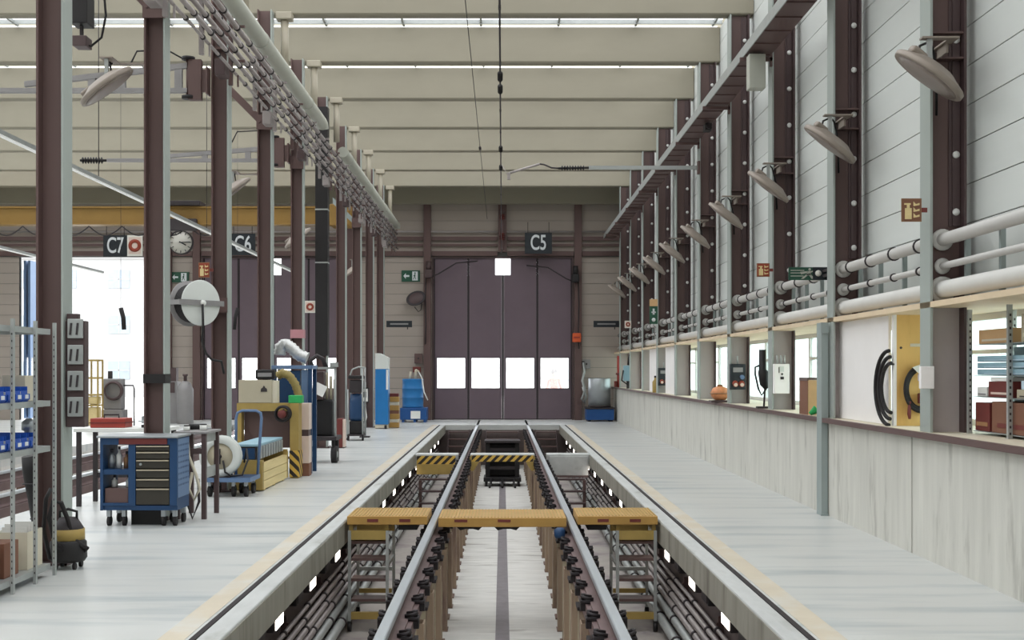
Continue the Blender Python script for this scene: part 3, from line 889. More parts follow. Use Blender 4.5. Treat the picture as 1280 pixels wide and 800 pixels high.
for s, nm in ((-1, 'workshop side'), (1, 'window side')):
    L0 = pit_lamp(s); T0 = term(s)
    for k in range(16):
        y = 7.92 + 1.70 * k
        la = 'lit rectangular lamp in the pit wall on the %s, %s from the camera' % (nm, ORD[k])
        tb = 'dark box beside a pit lamp on the %s, %s from the camera' % (nm, ORD[k])
        if k == 0:
            L0.location = (s * 1.82, y, -.46); L0['label'] = la; L0['group'] = 'lit lamps in the pit wall, ' + nm
            T0.location = (s * 1.86, y - .62, -.47); T0['label'] = tb; T0['group'] = 'dark boxes in the pit wall, ' + nm
        else:
            clone(L0, (s * 1.82, y, -.46), la, 'lit lamps in the pit wall, ' + nm); clone(T0, (s * 1.86, y - .62, -.47), tb, 'dark boxes in the pit wall, ' + nm)
    # pipe bundle on each pit wall
    PP = [(1.74, -1.08, .050), (1.80, -.97, .042), (1.83, -.875, .034), (1.84, -.79, .030), (1.86, -.71, .026), (1.88, -.63, .020)]
    names = ['second lowest', 'third lowest', 'fourth', 'fifth', 'second highest', 'topmost thin', 'lowest on the floor']
    for (x, z, r), q in zip(PP, names):
        m = MB(); m.cyl((s * x, 4, z), (s * x, 34.2, z), r, 12); m.mi = 1
        y = 6 + random.random()
        while y < 34:
            m.lathe([(r + .001, -.02), (r + .012, -.02), (r + .012, .02), (r + .001, .02)], Matrix.Translation((s * x, y, z)) @ Matrix.Rotation(-PI / 2, 4, 'X'), 12); y += 1.25
        tag(m.build('pit_pipe', ['conduit' if r < .036 else 'galv', 'dark']), 'long grey pipe on the %s pit wall, %s of the bundle' % (nm, q), 'pipe', 'pipes on the %s pit wall' % nm)
    b0 = None
    for k in range(15):
        y = 6.6 + 2.0 * k
        m = MB(); m.box(s * 1.93, s * 1.978, y - .02, y + .02, -1.19, -.56); 
        for x, z, r in PP[1:6]: m.box(s * (x + r + .014), s * 1.93, y - .015, y + .015, z - .012, z + .012)
        tag(m.build('pipe_bracket', 'mauve'), 'steel bracket holding the pipes on the %s pit wall, %s from the camera' % (nm, ORD[k]), 'bracket', 'pipe brackets on the %s pit wall' % nm)

# ---------------------------------------------------------------- rolling step ladders with yellow platforms, and the bridge between the rails
YA, YB = 12.86, 13.62
def step_ladder(s, lab):
    xa, xb = s * 1.66, s * 1.25
    lo, hi = min(xa, xb), max(xa, xb)
    t = thing('rolling_ladder', lab, 'step ladder', ((xa + xb) / 2, (YA + YB) / 2, -1.2))
    for x in (lo, hi):
        for y in (YA, YB):
            m = MB(); m.box(x - .016, x + .016, y - .016, y + .016, -1.08, -.10); m.build('leg', 'galv', t)
            m = MB(); m.box(x - .02, x + .02, y - .025, y + .025, -1.12, -1.08); m.cyl((x - .02, y, -1.145), (x + .02, y, -1.145), .052, 16); m.build('wheel', 'black', t)
    for z, yy in ((-.40, YA + .02), (-.62, YA - .0), (-.84, YA - .0), (-.22, YA + .05)):
        m = MB(); m.box(lo + .018, hi - .018, yy - .01, yy + .22, z - .03, z); m.build('tread', 'mauve', t)
    m = MB(); m.box(lo + .018, hi - .018, YA - .02, YA + .03, -1.06, -.985); m.build('bumper_bar', 'yellow_dull', t)
    m = MB(); m.box(lo + .018, hi - .018, YB - .05, YB - .021, -.91, -.86); m.build('rear_bar', 'yellow_dull', t)
    m = MB(); m.box(lo + .018, hi - .018, YB - .02, YB + .02, -1.04, -.99); m.box(lo + .018, hi - .018, YB - .02, YB + .02, -.66, -.62)
    for x in (lo, hi): m.box(x - .012, x + .012, YA + .018, YB - .018, -1.03, -1.0); m.box(x - .012, x + .012, YA + .018, YB - .018, -.50, -.47)
    m.build('brace', 'galv', t)
    e = s * .815; p0, p1 = min(s * 1.685, e), max(s * 1.685, e)
    m = MB(); m.box(p0, p1, YA - .02, YB + .02, -.035, .058, .006)
    m.mi = 1
    n = int((p1 - p0) / .036)
    for i in range(n): m.box(p0 + .02 + .036 * i, p0 + .03 + .036 * i, YA + .01, YB - .01, .058, .064)
    for x in (.32, .72): 
        xx = p0 + (p1 - p0) * x; m.mi = 2; m.box(xx - .06, xx + .06, YA - .024, YA - .018, -.005, .028)
    m.build('platform', ['yellow', 'yellow_dull', 'maroon'], t)
    m = MB(); m.box(lo - .01, hi + .01, YA, YA + .04, -.20, -.10); m.box(lo - .01, hi + .01, YB - .04, YB, -.20, -.10); m.box(lo - .01, lo + .03, YA + .04, YB - .04, -.10, -.04); m.box(hi - .03, hi + .01, YA + .04, YB - .04, -.10, -.04)
    m.build('support_frame', 'yellow_dull', t)
    m = MB(); m.box(e + s * .115, e + s * .32, YA + .05, YB - .05, -.10, -.037); m.build('rail_hook', 'black', t)
    return t
step_ladder(-1, 'rolling step ladder under the yellow platform on the workshop side of the pit')
step_ladder(1, 'rolling step ladder under the yellow platform on the window side of the pit')
t = thing('gangway_board', 'yellow ribbed gangway board bridging the pit between the rails', 'gangway', (0, (YA + YB) / 2, -.1))
m = MB(); m.box(-.695, .695, YA - .02, YB + .02, -.06, .04, .006); m.mi = 1
for i in range(37): m.box(-.67 + .0365 * i, -.66 + .0365 * i, YA + .01, YB - .01, .04, .047)
m.build('deck', ['yellow', 'yellow_dull'], t)
for x in (-.05, .0): pass
for x in (-.45, .02):
    m = MB(); m.box(x - .07, x + .07, YA - .026, YA - .019, -.005, .022); m.build('grip_slot', 'maroon', t)
for x in (-.36, .05):
    m = MB(); m.prism([(x - .14, -.062), (x + .14, -.062), (x + .10, -.10), (x + .04, -.085), (x - .04, -.085), (x - .10, -.10)], 'y', YA + .02, YA + .2); m.build('hook', 'black', t)
c = Vector((.64, YA - .10, -.09))
m = MB(); m.lathe([(0, -.06), (.05, -.06), (.06, -.03), (.06, .03), (.03, .05), (0, .05)], Matrix.Translation((.615, YA - .13, -.10)), 14); m.build('lock_knob', 'blue_navy', t)

# ---------------------------------------------------------------- concrete crossing with hazard boards
m = MB()
for a, b, z in ((-1.72, -.875, -.30), (-.635, .635, -.15), (.875, 1.72, -.30)): m.box(a, b, 23.3, 23.75, z, -.012, .01)
struct(m.build('beam_crossing', 'kerb'))
t = thing('hazard_board', 'yellow board with black stripes below the crossing, workshop side', 'hazard board', (-1.3, 23.27, -.6))
m = MB(); m.box(-1.68, -.92, 23.24, 23.27, -.20, -.04); m.build('striped_strip', 'hazard', t)
m = MB(); m.box(-1.68, -.92, 23.22, 23.28, -.40, -.202); m.build('box_rail', 'yellow_dull', t)
t = thing('hazard_board', 'long black and yellow striped board between the rails', 'hazard board', (0, 23.27, -.3))
m = MB(); m.box(-.60, .60, 23.24, 23.27, -.15, -.03); m.build('striped_strip', 'hazard', t)
for s in (-1, 1):
    m = MB(); m.prism([(s * .60, -.02), (s * .64, -.06), (s * .64, -.36), (s * .56, -.32), (s * .51, -.24), (s * .46, -.15), (s * .60, -.15)], 'y', 23.21, 23.236); m.build('corner_plate', 'yellow_dull', t)
t = thing('cross_box', 'plain cream boxed beam below the crossing, window side', 'beam box', (1.3, 23.27, -.5))
m = MB(); m.box(.92, 1.68, 23.24, 23.28, -.42, -.05, .006); m.build('panel', 'kerb', t)
m = MB(); m.box(.92, 1.68, 23.2, 23.238, -.46, -.42); m.build('bottom_edge', 'rail_side', t)

# step frames standing under the crossing
for s, nm in ((-1, 'workshop side'), (1, 'window side')):
    t = thing('step_frame', 'mauve step frame standing in the pit under the crossing, ' + nm, 'step frame', (s * 1.25, 22.9, -1.2))
    for x in (s * 1.585, s * .95):
        m = MB(); m.box(x - .03, x + .03, 22.85, 22.91, -1.19, -.48); m.build('leg', 'mauve', t)
    for z, y in ((-.46, 22.95), (-.68, 22.83), (-.90, 22.72)):
        m = MB(); m.box(s * .93, s * 1.60, y - .04, y + .14, z - .03, z); m.build('tread', 'mauve_deep', t)
    m = MB(); m.box(s * .92, s * .98, 22.70, 22.96, -1.2, -1.19); m.box(s * 1.55, s * 1.61, 22.70, 22.96, -1.2, -1.19); m.build('foot', 'mauve_deep', t)
# stairs down from the far end
for x0, x1, lab in ((-1.62, -.98, 'steel stairs at the far pit end, workshop side of the rails'), (-.50, .50, 'steel stairs at the far pit end between the rails'), (.98, 1.62, 'steel stairs at the far pit end, window side of the rails')):
    t = thing('pit_stairs', lab, 'stairs', ((x0 + x1) / 2, 34.6, -1.2))
    for k in range(5):
        z = -.18 - .2 * k; y = 35.3 - .27 * k
        m = MB(); m.box(x0 + .03, x1 - .03, y - .14, y + .14, z - .03, z); m.build('tread', 'mauve', t)
        if k: pass
    for x in (x0, x1 - .03):
        m = MB(); m.prism([(35.58, -.14), (35.58, -.36), (34.3, -1.2), (34.05, -1.2), (34.05, -1.12)], 'x', x, x + .028); m.build('stringer', 'mauve_deep', t)
# dark trolley standing in the pit
Y0 = 28.9
t = thing('pit_trolley', 'black lifting trolley standing in the pit below the crossing', 'trolley', (0, Y0, -1.2))
m = MB(); m.box(-.46, .46, Y0, Y0 + .9, -1.08, -.98, .01); m.build('chassis', 'black', t)
for x in (-.40, .40):
    for y in (Y0 + .1, Y0 + .8):
        m = MB(); m.cyl((x - .03, y, -1.12), (x + .03, y, -1.12), .078, 14); m.build('wheel', 'rubber', t)
for x in (-.36, .36):
    m = MB(); m.box(x - .05, x + .05, Y0 + .2, Y0 + .34, -.98, -.14); m.build('mast', 'black', t)
for z in (-.75, -.50, -.30):
    m = MB(); m.box(-.31, .31, Y0 + .22, Y0 + .30, z - .05, z + .03); m.build('cross_bar', 'dark', t)
m = MB(); m.box(-.44, .44, Y0 + .1, Y0 + .8, -.14, -.08, .01); m.build('top_plate', 'dark', t)
m = MB(); m.box(-.42, .42, Y0 + .4, Y0 + .75, -.979, -.16, .03); m.build('pump_unit', 'black', t)
m = MB(); m.box(-.30, .30, Y0 + .37, Y0 + .395, -.62, -.30, .01); m.build('front_cover', 'dark', t)
m = MB()
for x in (-.28, 0, .28): m.tube([(x, Y0, -1.02), (x, Y0 - .25, -1.10), (x * 1.1, Y0 - .42, -1.17)], .028, 8)
m.build('tow_foot', 'black', t)
# ================================================================== WORKSHOP SIDE, FLOOR THINGS
# --- steel shelving unit at the frame edge
XS = -3.575
t = thing('shelving_unit', 'galvanised steel shelving unit with blue bins and cartons beside the first column', 'shelf', (-4.1, 8.9, 0))
SY = [8.28, 8.67, 9.09, 9.48]
for y in SY:
    for x in (XS, -4.55):
        m = MB()
        m.box(x - .022, x, y - .016, y - .012, .0, 2.02); m.box(x - .004, x, y - .012, y + .016, .0, 2.02)
        m.mi = 1
        if x == XS:
            for k in range(36): m.box(x - .014, x - .007, y - .0175, y - .016, .08 + .052 * k, .095 + .052 * k)
        m.build('upright', ['galv', 'dark'], t)
for z in (.10, 1.04, 1.40, 1.97):
    m = MB(); m.box(-4.51, XS - .036, SY[0] + .02, SY[-1] - .02, z - .004, z)
    m.box(XS - .04, XS - .036, SY[0] + .02, SY[-1] - .02, z - .045, z - .004)
    m.box(-4.51, XS - .04, SY[-1] - .024, SY[-1] - .02, z - .045, z - .004)
    m.build('shelf_board', 'galv', t)
def bin_():
    t = thing('storage_bin', 'x', 'bin', (0, 0, 0))
    m = MB(); w = .062
    m.box(-.30, 0, -w, -w + .004, 0, .115); m.box(-.30, 0, w - .004, w, 0, .115); m.box(-.30, 0, -w + .004, w - .004, 0, .004); m.box(-.30, -.296, -w + .004, w - .004, .004, .12)
    m.prism([(-.004, 0), (.0, 0), (.02, .02), (.02, .06), (.012, .06), (.0, .03)], 'y', -w, w); m.box(-.004, .0, -w + .004, w - .004, .05, .085)
    m.build('tray', 'bin_blue', t)
    m = MB(); m.box(.0205, .0225, -.03, .03, .024, .054); m.box(-.05, 0, -w - .003, -w - .001, .03, .08); m.build('label_card', 'label_white', t)
    return t
b = bin_(); n = 0
for z, row, ys in ((1.401, 'upper shelf', (8.46, 8.60, 8.76, 8.90, 9.035)), (1.041, 'lower shelf', (8.46, 8.60, 8.76, 8.90, 9.03, 9.18))):
    for i, y in enumerate(ys):
        lab = 'blue storage bin on the %s of the steel shelving, %s from the camera' % (row, ORD[i]); loc = (XS - .075, y, z)
        if n == 0: b.location = loc; b['label'] = lab; b['group'] = 'blue bins on the ' + row
        else: clone(b, loc, lab, 'blue bins on the ' + row)
        n += 1
def carton(name, x0, x1, y0, y1, z0, z1, mm, lab, flaps=True, cat='box', lid=None):
    t = thing(name, lab, cat, ((x0 + x1) / 2, (y0 + y1) / 2, z0))
    m = MB(); m.box(x0, x1, y0, y1, z0, z1, .004); m.build('body', mm, t)
    m = MB(); m.box(x0 + .3 * (x1 - x0), x0 + .42 * (x1 - x0), y0 - .001, y1 + .001, z1 + .0003, z1 + .002); m.build('tape', 'cream', t)
    return t
carton('carton', -3.90, -3.66, 8.30, 8.62, .102, .42, 'carton', 'brown carton on the bottom shelf of the steel shelving, closest to the camera')
carton('carton', -3.92, -3.67, 8.72, 8.98, .102, .36, 'carton_dark', 'reddish brown carton on the bottom shelf of the steel shelving')
t = thing('open_box', 'cream open box with papers on the bottom shelf of the steel shelving', 'box', (-3.8, 9.25, .102))
m = MB(); x0, x1, y0, y1 = -3.92, -3.66, 9.12, 9.42
m.box(x0, x1, y0, y1, .102, .108); m.box(x0, x0 + .006, y0, y1, .108, .39); m.box(x1 - .006, x1, y0, y1, .108, .39); m.box(x0 + .006, x1 - .006, y0, y0 + .006, .108, .39); m.box(x0 + .006, x1 - .006, y1 - .006, y1, .108, .39)
m.build('body', 'cream', t)
m = MB()
for k in range(6): m.box(x0 + .03, x1 - .04, y0 + .03 + .05 * k, y0 + .034 + .05 * k, .11, .40 + .02 * (k % 3))
m.build('paper', 'paper', t)
carton('small_box', -3.86, -3.68, 9.13, 9.30, 1.401, 1.60, 'cream', 'cream small box beside the blue bins on the upper shelf')
t = thing('drill_chuck', 'grey metal tool part beside the blue bins on the lower shelf', 'tool', (-3.75, 9.34, 1.041))
m = MB(); m.lathe([(0, 0), (.06, 0), (.06, .04), (.035, .06), (.035, .12), (.055, .13), (.055, .19), (.02, .22), (0, .22)], Matrix.Translation((-3.74, 9.35, 1.041)), 16); m.build('body', 'steel', t)
carton('box_file', -3.85, -3.66, 8.33, 8.38, 1.401, 1.74, 'red', 'red upright box beside the blue bins on the upper shelf')
t = thing('rolled_tarpaulin', 'black rolled tarpaulin leaning upright behind the steel shelving', 'tarpaulin', (-4.16, 10.7, 0))
m = MB(); m.tube([(-4.12, 10.72, 0.0), (-4.13, 10.70, .25), (-4.16, 10.66, .5), (-4.20, 10.6, .75), (-4.22, 10.58, .88)], [.11, .115, .11, .095, .075], 14); m.build('roll', 'black', t)
m = MB()
for z, x, y in ((.3, -4.135, 10.695), (.62, -4.18, 10.63)): m.ring((x, y, z), (0, .1, 1), .117, .008, 20, 6)
m.build('tie', 'dark', t)
m = MB(); m.tube([(-4.05, 10.6, .42), (-3.98, 10.55, .30), (-4.0, 10.5, .15), (-4.08, 10.5, .22), (-4.1, 10.55, .38)], .012, 6); m.build('strap', 'galv', t)

# --- wet vacuum next to the first column
t = thing('vacuum_cleaner', 'black and yellow wet vacuum with a looping hose at the first column', 'vacuum cleaner', (-3.60, 9.80, 0))
c = Matrix.Translation((-3.60, 9.82, 0))
m = MB(); m.lathe([(0, .06), (.13, .06), (.15, .09), (.145, .22), (.12, .25), (0, .25)], c, 20); m.build('tank', 'black', t)
m = MB(); m.lathe([(0, .25), (.125, .25), (.12, .34), (.07, .42), (0, .43)], c, 20); m.build('motor_head', 'dark', t)
m = MB(); m.lathe([(.126, .24), (.132, .24), (.130, .33), (.124, .33), (.126, .24)], c, 20); m.build('band', 'yellow_dull', t)
m = MB(); m.tube([(-3.67, 9.82, .40), (-3.67, 9.82, .47), (-3.60, 9.82, .49), (-3.53, 9.82, .47), (-3.53, 9.82, .40)], .012, 8); m.build('handle', 'black', t)
for a in range(4):
    x = -3.60 + .11 * math.cos(a * PI / 2 + .8); y = 9.82 + .11 * math.sin(a * PI / 2 + .8)
    m = MB(); m.cyl((x - .012, y, .028), (x + .012, y, .028), .028, 12); m.box(x - .008, x + .008, y - .008, y + .008, .05, .066); m.build('caster', 'rubber', t)
m = MB(); m.tube([(-3.60, 9.68, .17), (-3.62, 9.58, .25), (-3.66, 9.56, .45), (-3.64, 9.6, .58), (-3.60, 9.66, .56), (-3.57, 9.72, .42), (-3.53, 9.74, .26), (-3.47, 9.76, .20), (-3.43, 9.78, .17), (-3.46, 9.80, .145), (-3.52, 9.80, .15)], .019, 10); m.build('hose', 'rubber', t)
m = MB(); m.tube([(-3.70, 9.68, .1), (-3.72, 9.60, .35), (-3.70, 9.6, .60), (-3.67, 9.63, .68)], .016, 10); m.build('wand', 'black', t)

# --- socket board on the first column
t = thing('socket_board', 'mauve board with four grey power sockets on the first workshop column', 'sockets', (-3.63, 10.2, 1.15))
m = MB(); m.box(-3.698, -3.535, 10.02, 10.12, 1.16, 2.06, .006); m.box(-3.69, -3.60, 10.03, 10.10, 2.06, 2.12); m.build('backing', 'mauve_deep', t)
for k in range(4):
    z = 1.25 + .22 * k
    m = MB(); m.box(-3.672, -3.545, 9.99, 10.019, z, z + .165, .006); so = m.build('socket', 'galv', t)
    m = MB(); 
    for xx in (-3.655, -3.60): m.prism([(xx, z + .03), (xx + .016, z + .03), (xx + .026, z + .13), (xx + .010, z + .13)], 'y', 9.982, 9.99)
    m.build('slot', 'dark', so)

# --- blue tool trolley
X0, X1, Ya, Yb = -4.22, -3.415, 12.42, 12.90
t = thing('tool_trolley', 'blue tool trolley with dark drawers on wheels beside the second column', 'tool trolley', ((X0 + X1) / 2, (Ya + Yb) / 2, 0))
XM = -3.925
m = MB()
m.box(X0, X0 + .03, Ya, Yb, .17, .93); m.box(X0 + .03, X1, Ya + .02, Yb, .17, .22)
m.box(XM, XM + .075, Ya, Yb, .22, .86); m.box(X1 - .075, X1, Ya, Yb, .22, .93); m.box(XM + .075, X1 - .075, Yb - .02, Yb, .22, .86)
m.box(X0 + .03, XM, Ya + .01, Yb - .01, .545, .60); m.box(X0 + .03, X1 - .075, Ya, Yb, .86, .93); m.box(X0 + .03, XM, Ya + .005, Ya + .02, .22, .25)
m.build('cabinet', 'blue_navy', t)
m = MB(); m.box(X0 - .03, X1 + .02, Ya - .03, Yb + .02, .932, .955, .006); m.build('worktop', 'steel', t)
m = MB(); m.box(-4.02, X1 - .10, Ya - .012, Ya - .001, .865, .925); m.build('red_strip', 'maroon', t)
m = MB(); m.box(X1 + .001, X1 + .008, Ya + .02, Yb - .02, .30, .92); m.mi = 1
for i in range(9):
    for j in range(8): m.box(X1 + .008, X1 + .009, Ya + .04 + .046 * i, Ya + .06 + .046 * i, .42 + .06 * j, .44 + .06 * j)
m.build('perforated_panel', ['blue_pale', 'blue_navy'], t)
zs = [.225, .405, .505, .605, .705, .79, .855]
for a, b in zip(zs, zs[1:]):
    m = MB(); m.box(XM + .08, X1 - .08, Ya + .004, Ya + .40, a + .006, b - .004, .004); d = m.build('drawer', 'drawer_dark', t)
    m = MB(); m.box(XM + .085, X1 - .085, Ya - .012, Ya + .003, b - .018, b - .006); m.build('grip', 'yellow_dull' if False else 'beige_box', d)
m = MB(); m.cyl((XM + .13, Ya + .004, .655), (XM + .13, Ya - .008, .655), .014, 12); m.build('lock', 'steel', t)
m = MB(); m.box(X0 + .04, XM - .01, Ya + .03, Ya + .36, .225, .40, .004); m.build('lower_tray', 'mauve', t)
for (x, z, r, h, mm) in ((-4.15, .602, .035, .17, 'steel'), (-4.07, .602, .03, .2, 'label_white'), (-3.99, .602, .034, .15, 'copper'), (-4.12, .402, .03, .10, 'label_white'), (-3.97, .402, .03, .10, 'label_white')):
    tt = thing('spray_bottle', {'steel': 'steel can in the upper compartment of the blue tool trolley', 'copper': 'coppery bottle in the upper compartment of the blue tool trolley'}.get(mm, 'white bottle in the %s compartment of the blue tool trolley, %s' % ('upper' if z > .5 else 'lower', 'by the outer side' if x < -4.1 else 'by the drawers' if x > -4 else 'middle one')), 'bottle', (x, Ya + .2, z))
    m = MB(); m.lathe([(0, .001), (r, .001), (r, h * .7), (r * .4, h * .85), (r * .4, h), (0, h)], Matrix.Translation((x, Ya + .16, z)), 14); m.build('body', mm, tt)
    m = MB(); m.lathe([(0, h + .001), (r * .45, h + .001), (r * .45, h + .03), (0, h + .03)], Matrix.Translation((x, Ya + .16, z)), 12); m.build('cap', 'dark', tt)
for x in (X0 + .07, X0 + .23, X1 - .16, X1 - .04):
    for y in (Ya + .08, Yb - .08):
        m = MB(); m.box(x - .02, x + .02, y - .03, y + .03, .10, .168); cs = m.build('caster', 'steel', t)
        m = MB(); m.cyl((x - .016, y + .01, .052), (x + .016, y + .01, .052), .052, 16); m.build('wheel', 'rubber', cs)
m = MB(); m.box(-3.95, -3.63, 12.6, 12.8, 0, .165); 
tag(m.build('floor_box', 'black'), 'black low box standing on the floor below the blue tool trolley', 'box')

# --- grey workbench with red box behind the trolley
t = thing('workbench', 'pale workbench behind the blue tool trolley and the second column', 'workbench', (-4.6, 14.6, 0))
m = MB(); m.box(-5.15, -4.06, 14.2, 14.9, .90, .945, .005); m.build('worktop', 'label_white', t)
for x in (-5.1, -4.12):
    for y in (14.26, 14.84): m = MB(); m.box(x - .025, x + .025, y - .025, y + .025, 0, .90); m.build('leg', 'dark', t)
m = MB(); m.box(-5.07, -4.15, 14.82, 14.86, .3, .36); m.build('cross_bar', 'dark', t)
t = thing('tool_box', 'red tool box on the workbench behind the blue tool trolley', 'tool box', (-4.75, 14.5, .946))
m = MB(); m.box(-4.98, -4.56, 14.3, 14.6, .946, 1.06, .008); m.build('body', 'red', t)
m = MB(); m.tube([(-4.86, 14.45, 1.06), (-4.86, 14.45, 1.10), (-4.68, 14.45, 1.10), (-4.68, 14.45, 1.06)], .01, 8); m.build('handle', 'dark', t)
m = MB(); m.box(-4.99, -4.55, 14.29, 14.61, 1.0, 1.012); m.build('seam', 'maroon', t)
t = thing('bench_vice', 'dark bench vice on the workbench behind the blue tool trolley', 'vice', (-4.3, 14.45, .946))
m = MB(); m.box(-4.38, -4.22, 14.36, 14.56, .946, .98); m.box(-4.34, -4.26, 14.38, 14.56, .98, 1.07, .01); m.build('body', 'black', t)
m = MB(); m.box(-4.36, -4.24, 14.30, 14.34, 1.0, 1.09, .006); m.cyl((-4.30, 14.22, 1.03), (-4.30, 14.40, 1.03), .014, 8); m.cyl((-4.37, 14.22, 1.03), (-4.23, 14.22, 1.03), .008, 8); m.build('jaw', 'steel', t)

# --- small steel stand table with tools
t = thing('stand_table', 'small steel stand table with dark legs beside the blue tool trolley', 'table', (-3.42, 13.35, 0))
m = MB(); m.box(-3.62, -3.25, 13.02, 13.68, .94, .965, .004); m.build('tabletop', 'grey_machine', t)
for x in (-3.58, -3.29):
    for y in (13.06, 13.63): m = MB(); m.box(x - .025, x + .025, y - .025, y + .025, 0, .939); m.build('leg', 'mauve_deep', t)
m = MB(); m.box(-3.31, -3.295, 13.087, 13.603, .44, .56); m.box(-3.31, -3.295, 13.087, 13.603, .84, .938); m.build('side_sheet', 'galv', t)
m = MB(); m.box(-3.553, -3.317, 13.03, 13.05, .72, .78); m.build('front_bar', 'mauve_deep', t)
for x, y, lab, r, h in ((-3.52, 13.2, 'white jar on the small steel stand table, closer to the trolley', .035, .05), (-3.36, 13.3, 'white jar on the small steel stand table, closer to the pit', .04, .06)):
    tt = thing('jar', lab, 'jar', (x, y, .966)); m = MB(); m.lathe([(0, 0.001), (r, .001), (r, h), (0, h)], Matrix.Translation((x, y, .966)), 14); m.build('body', 'label_white', tt)
    m = MB(); m.lathe([(0, h + .001), (r * .9, h + .001), (r * .9, h + .014), (0, h + .014)], Matrix.Translation((x, y, .966)), 14); m.build('lid', 'dark', tt)
t = thing('hand_grinder', 'dark hand grinder lying on the small steel stand table', 'grinder', (-3.45, 13.45, .966))
m = MB(); m.cyl((-3.55, 13.42, 1.0), (-3.38, 13.52, 1.0), .032, 12); m.build('body', 'black', t)
m = MB(); m.cyl((-3.385, 13.535, .975), (-3.385, 13.535, .985), .06, 18); m.build('disc', 'steel', t)
t = thing('air_hose', 'tangled pale and dark hoses hanging below the small steel stand table', 'hose', (-3.45, 13.0, .1))
m = MB(); m.tube([(-3.46, 12.99, .93), (-3.44, 12.985, .7), (-3.36, 12.98, .5), (-3.32, 12.985, .34), (-3.38, 12.99, .22), (-3.44, 12.99, .34), (-3.40, 12.985, .52)], .018, 8); m.build('pale_hose', 'cream', t)
m = MB(); m.tube([(-3.50, 13.0, .93), (-3.52, 12.99, .6), (-3.47, 12.985, .22), (-3.40, 12.99, .017), (-3.33, 13.0, .2), (-3.34, 13.0, .45)], .015, 8); m.build('dark_hose', 'dark', t)

# --- blue platform trolley carrying a hose reel
X0, X1, Ya, Yb = -3.86, -3.27, 15.30, 15.92
t = thing('platform_trolley', 'blue platform trolley with tubular push handle in front of the wooden crate', 'trolley', (-3.56, 15.6, 0))
m = MB(); m.box(X0, X1, Ya, Yb, .205, .245, .008); m.build('deck', 'blue_navy', t)
m = MB(); m.box(X0 - .012, X1 + .012, Ya - .014, Ya - .001, .195, .25); m.box(X1 + .001, X1 + .013, Ya, Yb, .195, .25); m.build('bumper', 'blue_pale', t)
for x in (X0 + .06, X1 - .22, X1 - .06):
    for y in (Ya + .08, Yb - .09):
        m = MB(); m.box(x - .02, x + .02, y - .03, y + .03, .10, .204); cs = m.build('caster', 'steel', t)
        m = MB(); m.cyl((x - .02, y + .015, .076), (x + .02, y + .015, .076), .076, 18); m.build('wheel', 'rubber', cs)
m = MB(); xa, xb, y, zt_ = -3.57, -3.22 + .0, Yb - .05, 1.10
m.tube([(xa, y, .246), (xa, y, 1.0), (xa + .02, y, 1.07), (xa + .08, y, zt_), (xb - .08, y, zt_), (xb - .02, y, 1.07), (xb - .01, y, 1.0), (xb - .06, y, .246)], .019, 10); m.build('push_handle', 'blue_pale', t)
def reel(name, lab, c, R, r_in, wd, yaw, mats, parts=True):
    t = thing(name, lab, 'hose reel', c)
    R_ = Matrix.Translation(Vector(c)) @ Matrix.Rotation(yaw, 4, 'Z') @ Matrix.Rotation(PI / 2, 4, 'X')
    return t, R_
c = Vector((-3.68, 15.48, .52))
t, R_ = reel('hose_reel', 'big pale grey hose reel standing on the blue platform trolley', c, .27, .2, .16, 0, None)
for z in (-.07, .05):
    m = MB(); m.lathe([(.17, z), (.265, z), (.27, z + .01), (.265, z + .02), (.17, z + .02), (.17, z)], R_, 32); m.build('flange', 'wall_panel', t)
m = MB(); m.lathe([(0, -.05), (.168, -.05), (.168, .05), (0, .05)], R_, 28); m.build('hub', 'beige_box', t)
m = MB(); m.lathe([(0, .071), (.03, .071), (.03, .09), (0, .09)], R_, 14); m.box(c.x - .012, c.x + .012, c.y - .085, c.y - .071, c.z - .1, c.z + .1); m.build('axle', 'black_iron', t)
m = MB()
for x in (-.12, .12): m.box(c.x + x - .012, c.x + x + .012, c.y + .08, c.y + .10, .247, .56)
m.box(c.x - .13, c.x + .13, c.y + .08, c.y + .10, .52, .55); m.box(c.x - .14, c.x + .14, c.y - .09, c.y + .12, .246, .254); m.build('stand', 'dark', t)
m = MB(); m.tube([(c.x + .05, c.y - .095, c.z - .05), (c.x + .08, c.y - .11, c.z - .2), (c.x + .16, c.y - .11, c.z - .252), (c.x + .30, c.y - .10, c.z - .24), (c.x + .34, c.y + .06, c.z - .05), (c.x + .3, c.y + .16, c.z + .08), (c.x + .26, c.y + .2, c.z - .1)], .013, 8); m.build('hose', 'black', t)

# --- wooden crate with steel cassette on top
t = thing('wooden_crate', 'long pale wooden crate with yellow ends on the floor behind the blue platform trolley', 'crate', (-3.6, 17.0, 0))
m = MB()
for k in range(3): m.box(-3.28, -3.25, 16.12, 17.86, .02 + .118 * k, .13 + .118 * k)
m.box(-3.31, -3.281, 16.05, 17.9, .02, .37); m.build('side_board', 'wood_pale', t)
m = MB(); m.box(-3.64, -3.25, 16.02, 16.06, .02, .42); m.box(-3.31, -3.247, 16.06, 16.12, .02, .42); m.build('front_end', 'yellow_dull', t)
m = MB(); m.box(-3.64, -3.25, 17.9, 17.96, .02, .42); m.box(-3.31, -3.247, 17.86, 17.9, .02, .45); m.build('rear_end', 'yellow_dull', t)
m = MB(); m.box(-3.64, -3.31, 16.06, 17.9, .10, .13); m.box(-3.64, -3.61, 16.06, 17.9, .13, .37)
for y in (16.2, 16.9, 17.6): m.box(-3.64, -3.26, y, y + .09, 0, .019)
m.build('floor_board', 'wood_pale', t)
t = thing('battery_cassette', 'dark steel cassette with grey ribbed side and pale lid on the wooden crate', 'cassette', (-3.7, 17, .4))
m = MB(); m.box(-3.66, -3.36, 16.12, 17.85, .425, .60); m.build('body', 'dark', t)
